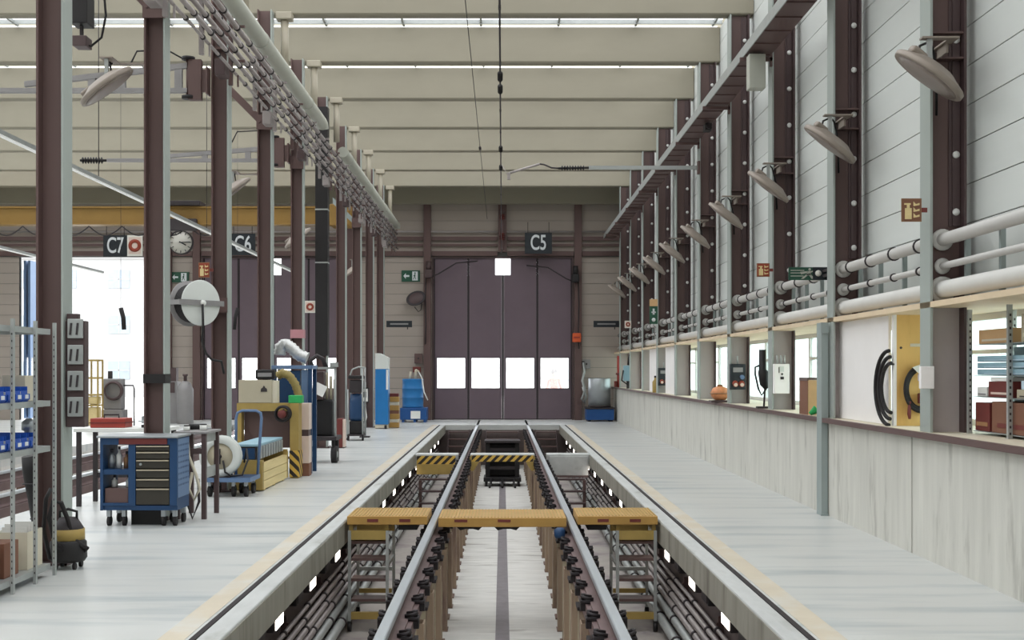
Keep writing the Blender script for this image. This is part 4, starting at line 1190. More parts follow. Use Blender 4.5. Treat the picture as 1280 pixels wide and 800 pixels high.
m = MB(); m.box(-3.67, -3.32, 16.10, 17.88, .602, .635, .006); m.build('lid', 'bluegrey', t)
for k in range(9):
    m = MB(); m.box(-3.358, -3.30, 16.18 + .19 * k, 16.28 + .19 * k, .43, .60, .008); m.build('rib', 'steel', t)
m = MB(); m.box(-3.65, -3.37, 16.10, 16.118, .43, .58); m.build('front_plate', 'blue_navy', t)

# --- yellow machine frame with hazard foot
t = thing('yellow_machine', 'yellow machine frame with a hazard striped foot behind the wooden crate', 'machine', (-3.5, 18.3, 0))
m = MB(); m.box(-3.235, -3.10, 18.02, 18.30, 0, 1.14, .006); m.build('upright', 'yellow_dull', t)
m = MB(); m.box(-3.24, -3.095, 18.005, 18.02, .02, .42); m.box(-3.098, -3.09, 18.02, 18.3, .02, .42); m.build('hazard_foot', 'hazard_falling', t)
m = MB(); m.box(-4.05, -3.24, 18.05, 18.25, 1.02, 1.14); m.build('cross_beam', 'yellow_dull', t)
m = MB(); m.box(-4.05, -3.98, 18.05, 18.25, 0, 1.02); m.build('far_upright', 'yellow_dull', t)
m = MB(); m.box(-3.97, -3.25, 18.22, 18.24, .45, 1.01); m.build('back_sheet', 'mauve', t)
m = MB(); m.box(-3.26, -3.05, 18.03, 18.20, 1.141, 1.26, .01); m.build('green_cover', 'green', t)
c = Vector((-3.33, 17.93, .98)); R_ = Matrix.Translation(c) @ Matrix.Rotation(PI / 2, 4, 'X')
t = thing('cable_ring', 'black coil of cable hung on the yellow machine frame', 'cable coil', c)
m = MB()
for k in range(4): m.ring(c + Vector((.003 * k, -.025 + .022 * k, .004 * (k % 2))), (0, 1, 0), .108 + .004 * (k % 2), .016, 28, 8)
m.build('coil', 'rubber', t)
m = MB(); m.lathe([(0, -.03), (.06, -.03), (.06, .08), (0, .08)], R_, 18); m.build('hub', 'maroon', t)
m = MB(); m.cyl((c.x, c.y + .03, c.z), (c.x, 18.03, c.z + .07), .014, 8); m.build('hook', 'dark', t)
t = thing('control_box', 'large beige electric box standing on the yellow machine frame', 'electric box', (-3.74, 18.0, 1.142))
a = P(298, 507, 18.06); b = P(340, 475, 18.06)
m = MB(); m.box(a.x, b.x, 18.06, 18.24, 1.142, b.z, .008); m.build('body', 'beige_box', t)
m = MB(); m.box(b.x + .001, b.x + .08, 18.075, 18.235, 1.145, b.z - .01); m.build('side_cover', 'cream', t)
m = MB(); cx = P(329, 486, 18); m.prism([(cx.x - .05, cx.z - .045), (cx.x + .05, cx.z - .045), (cx.x + .045, cx.z), (cx.x + .02, cx.z + .015), (cx.x, cx.z + .05), (cx.x - .02, cx.z + .015), (cx.x - .045, cx.z)], 'y', 18.05, 18.059); m.build('emblem', 'dark', t)
t = thing('lamp_head', 'dark lamp housing on top of the beige electric box', 'lamp', (-3.55, 18.1, b.z))
m = MB(); m.box(b.x - .26, b.x + .03, 18.08, 18.22, b.z + .012, b.z + .16, .02); m.build('body', 'black', t)
m = MB(); m.box(b.x - .22, b.x - .01, 18.065, 18.079, b.z + .05, b.z + .11); m.build('glass', 'grey_machine', t)
m = MB(); m.box(b.x - .15, b.x - .08, 18.1, 18.2, b.z + .001, b.z + .012); m.build('foot', 'dark', t)
# pale panels leaning at the frame
t = thing('board_stack', 'pinkish white boards strapped upright behind the hazard striped foot', 'boards', (-3.1, 18.6, 0))
for i, (z0, z1) in enumerate(((.20, .62), (.72, 1.13))):
    m = MB(); m.box(-3.16, -3.0, 18.36, 18.62, z0, z1, .004); m.build('board', 'pinkish', t)
m = MB(); m.box(-3.15, -3.0, 18.37, 18.61, 0, .199); m.build('foot_block', 'carton_dark', t)
m = MB(); m.box(-3.15, -3.01, 18.37, 18.61, .621, .719); m.build('spacer', 'mauve_deep', t)
# blue cabinet frame with the ducts
t = thing('filter_unit', 'blue framed extraction unit behind the beige electric box', 'extraction unit', (-3.45, 19.0, 0))
a = Vector((-3.63, 19, 1.74))
for x in (a.x, -3.06):
    for y in (18.85, 19.3): m = MB(); m.box(x - .03, x + .03, y - .03, y + .03, 0, 1.66); m.build('post', 'blue_navy', t)
m = MB(); m.box(a.x - .04, -3.02, 18.81, 19.34, 1.661, 1.72, .006); m.build('top_plate', 'blue_pale', t)
m = MB(); m.box(a.x + .05, -3.22, 18.86, 19.3, .5, 1.64, .01); m.build('filter_box', 'blue_navy', t)
m = MB(); m.box(-3.20, -3.10, 18.85, 18.95, .6, 1.65); m.build('gauge_strip', 'blue_pale', t)
t = thing('silver_duct', 'crumpled silver flexible duct draped over the blue extraction unit', 'duct', (-3.5, 19.0, 1.8))
pts = [P(345, 447, 19), P(346, 437, 19), P(352, 433, 19), P(360, 438, 19), P(369, 447, 19), P(380, 451, 19)]
fine = []
for a_, b_ in zip(pts, pts[1:]):
    for q in range(5): fine.append(a_.lerp(b_, q / 5))
fine.append(pts[-1])
m = MB(); m.tube([p + Vector((0, .32, .045)) for p in fine], [.092 + (.012 if i % 2 else -.006) for i in range(len(fine))], 14); m.build('hose', 'duct_foil', t)
t = thing('yellow_duct', 'olive yellow corrugated hose arching down beside the beige electric box', 'duct', (-3.4, 18.5, 1.1))
pts = [P(347, 470, 18.62), P(353, 466, 18.6), P(362, 470, 18.6), P(369, 480, 18.6), P(373, 492, 18.6), P(374, 503, 18.6)]
fine = []
for a_, b_ in zip(pts, pts[1:]):
    for q in range(5): fine.append(a_.lerp(b_, q / 5))
fine.append(pts[-1])
m = MB(); m.tube(fine, [.062 + (.008 if i % 2 else -.004) for i in range(len(fine))], 12); m.build('hose', 'hose_tan', t)

# --- dark machine cart
Y0 = 20.9; a = P(386, 573, Y0); xr = -2.93; xl = -3.48
t = thing('machine_cart', 'dark two wheeled machine cart with a white sheet of paper behind the boards', 'machine cart', ((xl + xr) / 2, Y0 + .3, 0))
m = MB(); m.box(xl, xr, Y0, Y0 + .7, .40, .47, .008); m.build('deck', 'dark', t)
for x in (xl + .05, xr - .05):
    m = MB(); m.cyl((x - .05, Y0 + .12, .15), (x + .05, Y0 + .12, .15), .15, 20); w = m.build('wheel', 'rubber', t)
    m = MB(); m.cyl((x - .055, Y0 + .12, .15), (x + .055, Y0 + .12, .15), .055, 14); m.build('hub', 'galv', w)
m = MB(); m.box(xr - .16, xr - .04, Y0 + .5, Y0 + .62, 0, .40); m.box(xl + .05, xl + .10, Y0 + .1, Y0 + .14, .2, .40); m.box(xr - .10, xr - .05, Y0 + .1, Y0 + .14, .2, .40); m.build('leg', 'black', t)
for x in (xl + .03, xr - .03):
    m = MB(); m.cyl((x, Y0 + .06, .47), (x, Y0 + .06, 1.72), .022, 8); m.build('mast', 'galv', t)
m = MB(); m.box(xl + .08, xr - .1, Y0 + .2, Y0 + .55, .47, 1.12, .03); m.build('motor_block', 'black', t)
m = MB(); m.box(xl + .1, xl + .3, Y0 + .16, Y0 + .5, 1.12, 1.62, .02); m.build('tank', 'mauve_deep', t)
m = MB()
for i in range(3): m.cyl((xl + .34 + .07 * i, Y0 + .3, 1.12), (xl + .34 + .07 * i, Y0 + .3, 1.60 - .06 * i), .028, 10)
m.build('cylinder', 'beige_box', t)
m = MB(); m.tube([(xl + .1, Y0 + .1, 1.72), (xl + .08, Y0 + .08, 1.82), (xl + .2, Y0 + .06, 1.90), (xl + .3, Y0 + .1, 1.84), (xl + .34, Y0 + .14, 1.7)], .04, 10); m.build('top_hose', 'dark', t)
m = MB(); m.box(xl + .03, xr - .03, Y0 + .045, Y0 + .075, 1.66, 1.70); m.box(xr - .12, xr + .02, Y0 + .02, Y0 + .1, 1.70, 1.78); m.build('top_bar', 'galv', t)
q = P(400, 487, Y0 - .02); m = MB(); m.xf = Matrix.Translation((q.x, Y0 - .03, q.z)) @ Matrix.Rotation(.45, 4, 'Y'); m.box(-.10, .10, -.002, .002, -.10, .10); m.build('paper_sheet', 'paper', t)
m = MB(); m.box(xl + .04, xl + .16, Y0 + .03, Y0 + .1, 1.05, 1.25, .01); m.build('gauge_box', 'bluegrey', t)
# red brown barrier foot
t = thing('barrier_post', 'low reddish barrier post beside the column behind the machine cart', 'post', (-3.3, 24.5, 0))
a = P(427, 560, 25.0)
m = MB(); m.box(a.x - .10, a.x + .02, 25.0, 25.3, .01, .62, .01); m.build('body', 'maroon', t)
m = MB(); m.box(a.x + .021, a.x + .06, 25.02, 25.28, .02, .60); m.build('pale_edge', 'pinkish', t)
m = MB(); m.box(a.x - .12, a.x + .06, 24.95, 25.35, 0, .01); m.build('foot', 'dark', t)

# --- cart with blue bag
Y0 = 27.6; xl, xr = -3.60, -3.26
t = thing('waste_cart', 'trolley with a blue bag and dark top beside the far columns', 'cart', ((xl + xr) / 2, Y0, 0))
for x in (xl, xr):
    for y in (Y0, Y0 + .5): m = MB(); m.cyl((x, y, .12), (x, y, 1.72 if x == xr else 1.2), .018, 8); m.build('post', 'galv', t)
m = MB(); m.box(xl - .02, xr + .02, Y0 - .02, Y0 + .52, .11, .15); m.build('base', 'dark', t)
m = MB(); m.lathe([(0, 0), (.15, 0), (.17, .1), (.165, .45), (.14, .62), (0, .64)], Matrix.Translation(((xl + xr) / 2, Y0 + .25, .46)), 16); m.build('bag', 'blue_navy', t)
m = MB(); m.box(xl + .02, xr - .02, Y0 + .06, Y0 + .45, .152, .45, .02); m.build('lower_box', 'black', t)
m = MB(); m.box(xl + .02, xr - .02, Y0 + .05, Y0 + .45, 1.12, 1.42, .03); m.build('upper_box', 'dark', t)
m = MB(); m.box(xl, xr, Y0, Y0 + .5, 1.44, 1.52, .02); m.build('top', 'black', t)
for x in (xl, xr):
    m = MB(); m.cyl((x - .02, Y0 + .06, .06), (x + .02, Y0 + .06, .06), .06, 14); m.build('wheel', 'rubber', t)
m = MB(); m.tube([(xl + .05, Y0, 1.53), (xl + .1, Y0, 1.66), (xl + .25, Y0, 1.72), (xr + .06, Y0, 1.70)], .02, 8); m.build('handle', 'galv', t)
t = thing('notice_stand', 'narrow pale stand with a framed notice beside the blue bag cart', 'stand', (-3.35, 29.0, 0))
a = P(456, 490, 29.0)
m = MB(); m.box(a.x - .03, a.x + .03, 29.0, 29.04, .03, 1.35); m.build('pole', 'galv', t)
m = MB(); m.box(a.x - .12, a.x + .12, 28.9, 29.14, 0, .03); m.build('foot', 'dark', t)
m = MB(); m.box(a.x - .11, a.x + .11, 28.96, 28.985, .85, 1.22); m.mi = 1; m.box(a.x - .08, a.x + .08, 28.955, 28.96, .88, 1.19); m.mi = 2; m.box(a.x - .04, a.x + .04, 28.95, 28.955, .98, 1.12); m.build('notice', ['dark', 'paper', 'dark'], t)
m = MB(); m.tube([(a.x, 28.97, .8), (a.x + .05, 28.95, .5), (a.x - .03, 28.95, .25), (a.x + .02, 28.97, .08)], .016, 8); m.build('hose', 'label_white', t)

# --- blue tower cabinet, yellow canisters, blue barrel
Y0 = 33.2; a = P(469, 533, Y0); b = P(485, 441, Y0)
t = thing('tower_cabinet', 'tall narrow blue cabinet with a pale top beside the yellow canisters', 'cabinet', ((a.x + b.x) / 2, Y0, 0))
m = MB(); m.box(a.x, b.x, Y0, Y0 + .5, .12, 1.68, .01); m.build('body', 'blue_bright', t)
m = MB(); m.prism([(a.x, 1.682), (b.x, 1.682), (b.x, 2.0), (a.x + .12, 2.12), (a.x, 2.12)], 'y', Y0, Y0 + .5); m.build('hood', 'wall_panel', t)
m = MB(); m.box(b.x - .05, b.x + .004, Y0 - .01, Y0 - .001, 1.1, 1.66); m.build('light_strip', 'white_paint', t)
m = MB(); m.box(a.x + .02, b.x - .02, Y0 + .03, Y0 + .47, .03, .119); m.box(a.x - .02, a.x + .01, Y0 + .1, Y0 + .4, 0, .12); m.build('plinth', 'cream', t)
m = MB(); m.cyl((b.x - .1, Y0 + .02, .05), (b.x - .04, Y0 + .02, .05), .05, 12); m.build('wheel', 'rubber', t)
a = P(485, 533, 33.6); b = P(498, 533, 33.6)
for k in range(4):
    z = .005 + .245 * k
    t = thing('canister', 'yellow canister in the stack beside the blue tower cabinet, %s' % ('lowest', 'second from the floor', 'third from the floor', 'topmost')[k], 'canister', ((a.x + b.x) / 2, 33.75, z), 'stacked yellow canisters')
    m = MB(); m.box(a.x, b.x, 33.75, 34.05, z, z + .15, .015); m.build('body', 'yellow', t)
    m = MB(); m.box(a.x + .01, b.x - .01, 33.76, 34.04, z + .151, z + .243, .01); m.build('cap_band', ('cream', 'carton_dark', 'cream', 'maroon')[k], t)
a = P(501, 526, 37.6); b = P(534, 508, 37.6)
t = thing('spill_pallet', 'blue spill pallet under the blue barrel by the end wall', 'pallet', ((a.x + b.x) / 2, 37.6, 0))
m = MB(); m.box(a.x, b.x, 37.3, 38.1, .08, .46, .02)
for x in (a.x + .05, (a.x + b.x) / 2, b.x - .1): m.box(x, x + .08, 37.32, 38.08, 0, .079)
m.build('tray', 'blue', t)
c = P(519, 520, 37.3); m = MB(); m.box(c.x - .14, c.x + .16, 37.28, 37.299, .12, .36); m.build('label_plate', 'label_white', t)
cx = P(516, 500, 37.7).x
t = thing('barrel', 'bright blue barrel with pale spouts on the blue spill pallet', 'barrel', (cx, 37.7, .461))
m = MB(); m.lathe([(0, .001), (.33, .001), (.34, .03), (.33, .06), (.335, .29), (.35, .31), (.335, .33), (.335, .58), (.35, .60), (.335, .62), (.33, .86), (.34, .88), (.33, .91), (.30, .90), (0, .90)], Matrix.Translation((cx, 37.7, .461)), 28); m.build('drum', 'blue_bright', t)
m = MB(); m.cyl((cx - .1, 37.65, 1.36), (cx - .06, 37.65, 1.60), .035, 10); m.cyl((cx + .08, 37.7, 1.36), (cx + .10, 37.7, 1.66), .04, 10); m.cyl((cx + .10, 37.7, 1.66), (cx + .2, 37.6, 1.60), .03, 10); m.build('spout', 'cream', t)
m = MB(); m.tube([(cx + .2, 37.6, 1.58), (cx + .3, 37.5, 1.4), (cx + .38, 37.4, .95), (cx + .5, 37.35, .7)], .018, 8); m.build('hose', 'label_white', t)

# --- right end of the apron
a = P(733, 510, 38.2); b = P(763, 473, 38.2)
t = thing('waste_bin', 'brushed steel cylindrical bin on a blue base by the end wall', 'bin', ((a.x + b.x) / 2, 38.3, .45))
cx = (a.x + b.x) / 2 + .04; r = .36
m = MB(); m.lathe([(0, .455), (r, .455), (r, 1.36), (r - .02, 1.39), (0, 1.39)], Matrix.Translation((cx, 38.3, 0)), 30); m.build('drum', 'steel', t)
m = MB(); m.lathe([(r + .001, .46), (r + .012, .46), (r + .012, .52), (r + .001, .52)], Matrix.Translation((cx, 38.3, 0)), 30); m.build('band', 'dark', t)
t = thing('base_tray', 'dark blue tray under the brushed steel bin by the end wall', 'tray', (cx, 38.3, 0))
m = MB(); m.box(cx - .44, cx + .44, 37.9, 38.7, .05, .40, .015); m.build('tray', 'blue', t)
m = MB(); m.box(cx - .46, cx + .46, 37.88, 38.72, .401, .45); m.build('rim', 'dark', t)
m = MB(); m.box(cx - .4, cx - .3, 37.95, 38.65, 0, .049); m.box(cx + .3, cx + .4, 37.95, 38.65, 0, .049); m.build('skid', 'dark', t)
t = thing('hose_bundle', 'pale tangled hose hanging on the gate post beside the steel bin', 'hose', (2.66, 38.7, .2))
m = MB(); m.tube([(2.66, 38.95, 1.9), (2.70, 38.9, 1.6), (2.62, 38.88, 1.3), (2.72, 38.86, 1.0), (2.60, 38.86, .7), (2.70, 38.88, .55), (2.74, 38.9, .8), (2.64, 38.92, 1.1)], .035, 8); m.build('hose', 'galv', t)
m = MB(); m.box(2.62, 2.70, 38.95, 39.03, 1.85, 1.95); m.build('hook', 'dark', t)

# ================================================================== FAR LEFT BAYS
a = P(107, 535, 33.5)
t = thing('yellow_rack', 'pale yellow machine cabinet with open frames before the open C7 gate', 'machine', (a.x + .2, 33.6, 0))
x0, x1 = a.x, a.x + .36
for x in (x0, x1 - .04):
    for y in (33.5, 33.9): m = MB(); m.box(x, x + .04, y, y + .04, 0, 1.95); m.build('post', 'yellow_dull', t)
for z in (.02, .62, .92, 1.4, 1.9): m = MB(); m.box(x0 + .04, x1 - .04, 33.5, 33.94, z, z + .05); m.build('shelf_board', 'yellow_dull', t)
m = MB(); m.box(x0 + .045, x1 - .045, 33.55, 33.9, .08, .60, .02); m.build('motor', 'wood_pale', t)
m = MB(); m.box(x0 + .045, x1 - .045, 33.55, 33.9, .68, .9, .02); m.build('pump', 'wood_pale', t)
a = P(128, 527, 34.5)
t = thing('pump_machine', 'grey pump machine with coiled hose before the open C7 gate', 'machine', (a.x + .3, 34.6, 0))
x0 = a.x
m = MB(); m.box(x0, x0 + .62, 34.4, 34.9, .05, .5, .02); m.build('base', 'grey_machine', t)
m = MB(); m.box(x0 + .04, x0 + .56, 34.45, 34.85, .501, 1.40, .03); m.build('body', 'grey_machine', t)
m = MB()
for k in range(3): m.ring((x0 + .36, 34.40 - .035 * k, 1.05), (0, 1, 0), .26 - .01 * k, .03, 24, 8)
m.build('hose_coil', 'mauve_deep', t)
m = MB(); m.box(x0 + .12, x0 + .24, 34.6, 34.7, 1.40, 1.62, .02); m.build('spout', 'dark', t)
m = MB(); m.tube([(x0 + .57, 34.65, 1.2), (x0 + .85, 34.65, 1.2), (x0 + .88, 34.65, 1.1), (x0 + .88, 34.65, .0)], .02, 8); m.build('handle', 'dark', t)
m = MB(); m.box(x0 + .05, x0 + .57, 34.42, 34.88, 0, .049); m.build('foot', 'dark', t)
for x, y, lab, h, mm in ((-9.75, 36.4, 'grey steel cylinder with a valve between the two left gates, closer to the C6 gate', 1.25, 'grey_machine'), (-10.35, 36.6, 'grey steel cabinet with dark gauges between the two left gates', 1.3, 'grey_machine')):
    if 'cylinder' in lab:
        t = thing('gas_cylinder', lab, 'cylinder', (x, y, 0)); m = MB(); m.lathe([(0, 0), (.24, 0), (.25, .03), (.25, h - .2), (.16, h), (.08, h + .06), (0, h + .06)], Matrix.Translation((x, y, 0)), 22); m.build('body', mm, t)
        m = MB(); m.lathe([(0, h + .061), (.05, h + .061), (.05, h + .2), (.08, h + .22), (.08, h + .28), (0, h + .28)], Matrix.Translation((x, y, 0)), 14); m.build('valve', 'mauve_deep', t)
    else:
        t = thing('gauge_cabinet', lab, 'cabinet', (x, y, 0)); m = MB(); m.box(x - .32, x + .30, y, y + .4, 0, h, .01); m.build('body', mm, t)
        m = MB(); m.box(x - .1, x + .22, y - .02, y - .001, h + .05 - .4, h - .02); m.box(x - .05, x + .25, y + .05, y + .3, h + .001, h + .42); m.build('gauge_panel', 'mauve_deep', t)
        m = MB(); m.box(x - .3, x - .14, y - .02, y - .001, h - .35, h - .05); m.build('notice', 'label_white', t)
# suspended light lines
for nm, x, z, lab in ((1, -5.60, 4.25, 'long slim light line hung over the closer workshop aisle'), (2, -10.8, 4.25, 'long slim light line hung over the farther workshop bay')):
    t = thing('light_line', lab, 'ceiling light', (x, 20, z))
    m = MB(); m.box(x - .03, x + .03, 6, 32, z + .02, z + .07); m.build('trunking', 'galv', t)
    m = MB(); m.box(x - .024, x + .024, 6.02, 31.98, z + .0, z + .019); m.build('diffuser', 'tube_light', t)
    for k in range(4):
        y = 10.42 + 6 * k
        m = MB(); m.cyl((x, y, z + .07), (x, y, 7.44), .006, 6); m.build('suspension', 'dark', t)
# crane girder
t = thing('crane_girder', 'long yellow crane girder under the ceiling of the left bays', 'crane', (-11.5, 36.0, 6.1))
m = MB(); m.box(-18.3, -5.2, 35.85, 36.15, 6.10, 6.55); m.box(-18.3, -5.2, 35.78, 36.22, 6.05, 6.10); m.box(-18.3, -5.2, 35.78, 36.22, 6.55, 6.60); m.build('girder', 'crane_yellow', t)
m = MB(); m.box(-5.2, -4.6, 35.6, 36.4, 6.0, 6.65, .03); m.build('end_carriage', 'crane_yellow', t)
m = MB()
for i in range(8): m.tube([(-16.5 + 1.0 * i + .1 * j, 35.8, 6.0 - .28 * math.sin(PI * j / 10)) for j in range(11)], .02, 6)
m.build('festoon_cable', 'dark', t)
m = MB(); m.box(-10.4, -9.2, 35.55, 35.75, 5.85, 6.2, .02); m.box(-10.5, -9.1, 35.6, 36.3, 6.605, 6.75, .02); m.build('hoist', 'dark', t)
# black rubber hose ends hanging before the gates
for px, y, lab in ((151, 24.0, 'short black hose end hanging on a thin line before the open C7 gate'), (297, 30.0, 'short black hose end hanging on a thin line before the C6 gate')):
    a = P(px, 385, y); b_ = P(px + (4 if px < 200 else -4), 412, y)
    t = thing('hanging_hose', lab, 'hose', b_)
    s = 1 if px < 200 else -1
    m = MB(); m.tube([a, a.lerp(b_, .5) + Vector((.02 * s, 0, .02)), b_], .045, 10); m.build('hose', 'rubber', t)
    m = MB(); m.cyl(a + Vector((0, 0, -.02)), (a.x, y, 7.9), .004, 6); m.build('line', 'dark', t)
# ================================================================== SIGNS AND WALL THINGS
def board(name, lab, cat, px0, py0, px1, py1, Y, mm, th=.03):
    a = P(px0, py1, Y); b = P(px1, py0, Y)
    t = thing(name, lab, cat, ((a.x + b.x) / 2, Y, a.z))
    m = MB(); m.box(a.x, b.x, Y, Y + th, a.z, b.z); m.build('panel', mm, t)
    return t, a, b
def track_sign(body, lab, px0, py0, px1, py1, Y, cx=None, sx=.8):
    t, a, b = board('track_sign', lab, 'sign', px0, py0, px1, py1, Y, 'sign_black')
    text(body, (b.z - a.z) * 1.02, ((a.x + b.x) / 2, Y - .006, (a.z + b.z) / 2), t, 'sign_letter', sx=.64, bold=.012)
    m = MB()
    for x in (a.x + .1, b.x - .1): m.box(x - .01, x + .01, Y + .005, Y + .025, b.z, b.z + .35)
    m.build('hanger', 'dark', t)
    return t, a, b
track_sign('C5', 'black hanging track sign reading C5 above the main gate', 656, 291, 690, 317, 38.6)
track_sign('C7', 'black hanging track sign reading C7 beside a ring symbol sign', 129, 294, 159, 321, 37.5)
track_sign('C6', 'black hanging track sign reading C6 partly behind a column', 288, 292, 319, 319, 37.5)
# ring symbol signs
def ring_sign(lab, px0, py0, px1, py1, Y):
    t, a, b = board('fire_sign', lab, 'sign', px0, py0, px1, py1, Y, 'sign_white')
    c = Vector(((a.x + b.x) / 2, Y, (a.z + b.z) / 2)); h = (b.z - a.z) / 2; w = (b.x - a.x) / 2
    m = MB(); m.box(c.x - w * .8, c.x + w * .8, Y - .006, Y - .001, c.z - h * .8, c.z + h * .8); m.build('face', 'pinkish', t)
    m = MB(); m.lathe([(h * .28, 0), (h * .62, 0), (h * .62, .006), (h * .28, .006), (h * .28, 0)], Matrix.Translation((c.x, Y - .007, c.z)) @ Matrix.Rotation(PI / 2, 4, 'X'), 24); m.build('ring_symbol', 'red_sign', t)
    m = MB(); m.box(a.x + .01, a.x + .03, Y + .031, Y + .12, c.z - .01, c.z + .01); m.build('bracket', 'dark', t)
ring_sign('white fire sign with a red ring beside the C7 track sign', 159, 294, 178, 320, 37.4)
ring_sign('small white fire sign with a red ring on the black column', 381, 376, 394, 391, 25.0)
ring_sign('small fire sign with a red ring at the far window side columns', 781, 401, 789, 410, 34.0)
# extinguisher signs: red panel with pale extinguisher and flames
def ext_sign(lab, px0, py0, px1, py1, Y, side):
    t, a, b = board('extinguisher_sign', lab, 'sign', px0, py0, px1, py1, Y, 'copper', .012)
    w = b.x - a.x; h = b.z - a.z
    m = MB(); m.box(a.x + w * .05, b.x - w * .05, Y - .004, Y - .0005, a.z + h * .05, b.z - h * .05); m.build('face', 'red_sign' if side < 0 or px0 < 1000 else 'carton_dark', t)
    m = MB(); xc = a.x + w * .32
    m.box(xc - w * .17, xc + w * .17, Y - .009, Y - .005, a.z + h * .1, a.z + h * .58, .003); m.box(xc - w * .07, xc + w * .07, Y - .009, Y - .005, a.z + h * .58, a.z + h * .72); m.box(xc - w * .2, xc + w * .12, Y - .009, Y - .005, a.z + h * .72, a.z + h * .79); m.build('extinguisher_symbol', 'wood_pale', t)
    m = MB(); xc = a.x + w * .72
    for k in range(3): z = a.z + h * (.16 + .25 * k); m.prism([(xc - w * .14, z), (xc + w * .16, z + h * .05), (xc + w * .16, z + h * .14), (xc - w * .02, z + h * .09), (xc - w * .14, z + h * .2)], 'y', Y - .009, Y - .005)
    m.build('flame_symbol', 'wood_pale', t)
    xx = b.x if side > 0 else a.x
    m = MB(); m.box(xx - .002, xx + .05 * side, Y + .002, Y + .01, (a.z + b.z) / 2 - .02, (a.z + b.z) / 2 + .02); m.build('bracket', 'maroon', t)
ext_sign('fire extinguisher sign sticking out of the first window side column', 1127, 248, 1152, 277, 10.15, 1)
ext_sign('small fire extinguisher sign on the third window side column', 946, 329, 962, 346, 16.15, 1)
ext_sign('fire extinguisher sign on the hose reel column of the workshop side', 248, 328, 262, 347, 15.9, 1)
# running man exit signs
def exit_sign(lab, px0, py0, px1, py1, Y, flip=False, hang=True):
    t, a, b = board('exit_sign', lab, 'sign', px0, py0, px1, py1, Y, 'sign_green', .04)
    w = b.x - a.x; h = b.z - a.z; c = (a.z + b.z) / 2
    m = MB(); x0 = a.x + w * .10; x1 = a.x + w * .42
    m.prism([(x0, c), (x0 + w * .13, c + h * .26), (x0 + w * .13, c + h * .08), (x1, c + h * .08), (x1, c - h * .08), (x0 + w * .13, c - h * .08), (x0 + w * .13, c - h * .26)], 'y', Y - .006, Y - .001); m.build('arrow_symbol', 'sign_letter', t)
    m = MB(); d = a.x + w * .58
    m.box(d, d + w * .30, Y - .006, Y - .001, a.z + h * .1, b.z - h * .1); m.build('doorway_symbol', 'sign_letter', t)
    m = MB(); xm = d + w * .13
    m.lathe([(0, 0), (h * .07, 0), (h * .07, .004), (0, .004)], Matrix.Translation((xm + w * .02, Y - .007, c + h * .26)) @ Matrix.Rotation(PI / 2, 4, 'X'), 12)
    m.prism([(xm - w * .01, c + h * .16), (xm + w * .05, c + h * .18), (xm + w * .03, c - h * .06), (xm - w * .03, c - h * .04)], 'y', Y - .011, Y - .007)
    m.prism([(xm - w * .02, c - h * .04), (xm + w * .02, c - h * .06), (xm - w * .06, c - h * .32), (xm - w * .09, c - h * .30)], 'y', Y - .011, Y - .007)
    m.prism([(xm, c - h * .04), (xm + w * .03, c - h * .06), (xm + w * .08, c - h * .30), (xm + w * .05, c - h * .30)], 'y', Y - .011, Y - .007)
    m.prism([(xm - w * .08, c + h * .02), (xm + w * .02, c + h * .14), (xm + w * .02, c + h * .08), (xm - w * .06, c - h * .04)], 'y', Y - .011, Y - .007)
    m.build('runner_symbol', 'sign_green', t)
    return t, a, b
exit_sign('green exit sign with arrow on the end wall beside the main gate', 502, 338, 525, 352, Y_END - .045)
exit_sign('green exit sign with arrow on the end wall between the two left gates', 213, 340, 236, 353, Y_END - .045)
# big dark green exit sign between columns on the window side: runner symbol and a disc
t, a, b = board('exit_sign', 'dark green escape sign with a pale disc beside the second window side column', 'sign', 986, 334, 1034, 350, 13.7, 'sign_green', .02)
w = b.x - a.x; h = b.z - a.z
m = MB(); m.box(a.x + w * .62, b.x, 13.69, 13.698, a.z, b.z); m.build('dark_field', 'sign_black', t)
m = MB(); m.lathe([(0, 0), (h * .24, 0), (h * .24, .006), (0, .006)], Matrix.Translation((a.x + w * .76, 13.688, a.z + h * .52)) @ Matrix.Rotation(PI / 2, 4, 'X'), 18); m.build('disc_symbol', 'sign_white', t)
m = MB(); xm = a.x + w * .52; c = a.z + h * .5
m.lathe([(0, 0), (h * .1, 0), (h * .1, .005), (0, .005)], Matrix.Translation((xm + .01, 13.698, c + h * .32)) @ Matrix.Rotation(PI / 2, 4, 'X'), 12)
m.prism([(xm - .02, c + h * .2), (xm + .03, c + h * .2), (xm + .02, c - .02), (xm - .03, c - .02)], 'y', 13.692, 13.698)
m.prism([(xm - .02, c), (xm + .01, c), (xm - .06, c - h * .4), (xm - .09, c - h * .4)], 'y', 13.692, 13.698); m.prism([(xm - .01, c), (xm + .02, c), (xm + .06, c - h * .4), (xm + .03, c - h * .4)], 'y', 13.692, 13.698)
m.prism([(xm - .02, c + h * .18), (xm - .10, c + .02), (xm - .09, c - .01), (xm, c + h * .1)], 'y', 13.692, 13.698); m.prism([(xm + .02, c + h * .18), (xm + .09, c + h * .3), (xm + .09, c + h * .22), (xm + .02, c + h * .08)], 'y', 13.692, 13.698)
m.build('runner_symbol', 'pipe_green', t)
m = MB(); m.box(a.x + .02, a.x + w * .4, 13.692, 13.698, c + h * .22, c + h * .28); m.box(a.x + .02, a.x + w * .36, 13.692, 13.698, c + h * .02, c + h * .08); m.box(a.x + .02, a.x + w * .38, 13.692, 13.698, c - h * .22, c - h * .16)
m.build('line_symbol', 'pipe_green', t)
m = MB(); m.box(3.702, 3.718, 13.495, 13.699, a.z + .03, a.z + .06); m.box(3.702, 3.718, 13.495, 13.699, b.z - .06, b.z - .03)
m.build('bracket', 'dark', t)
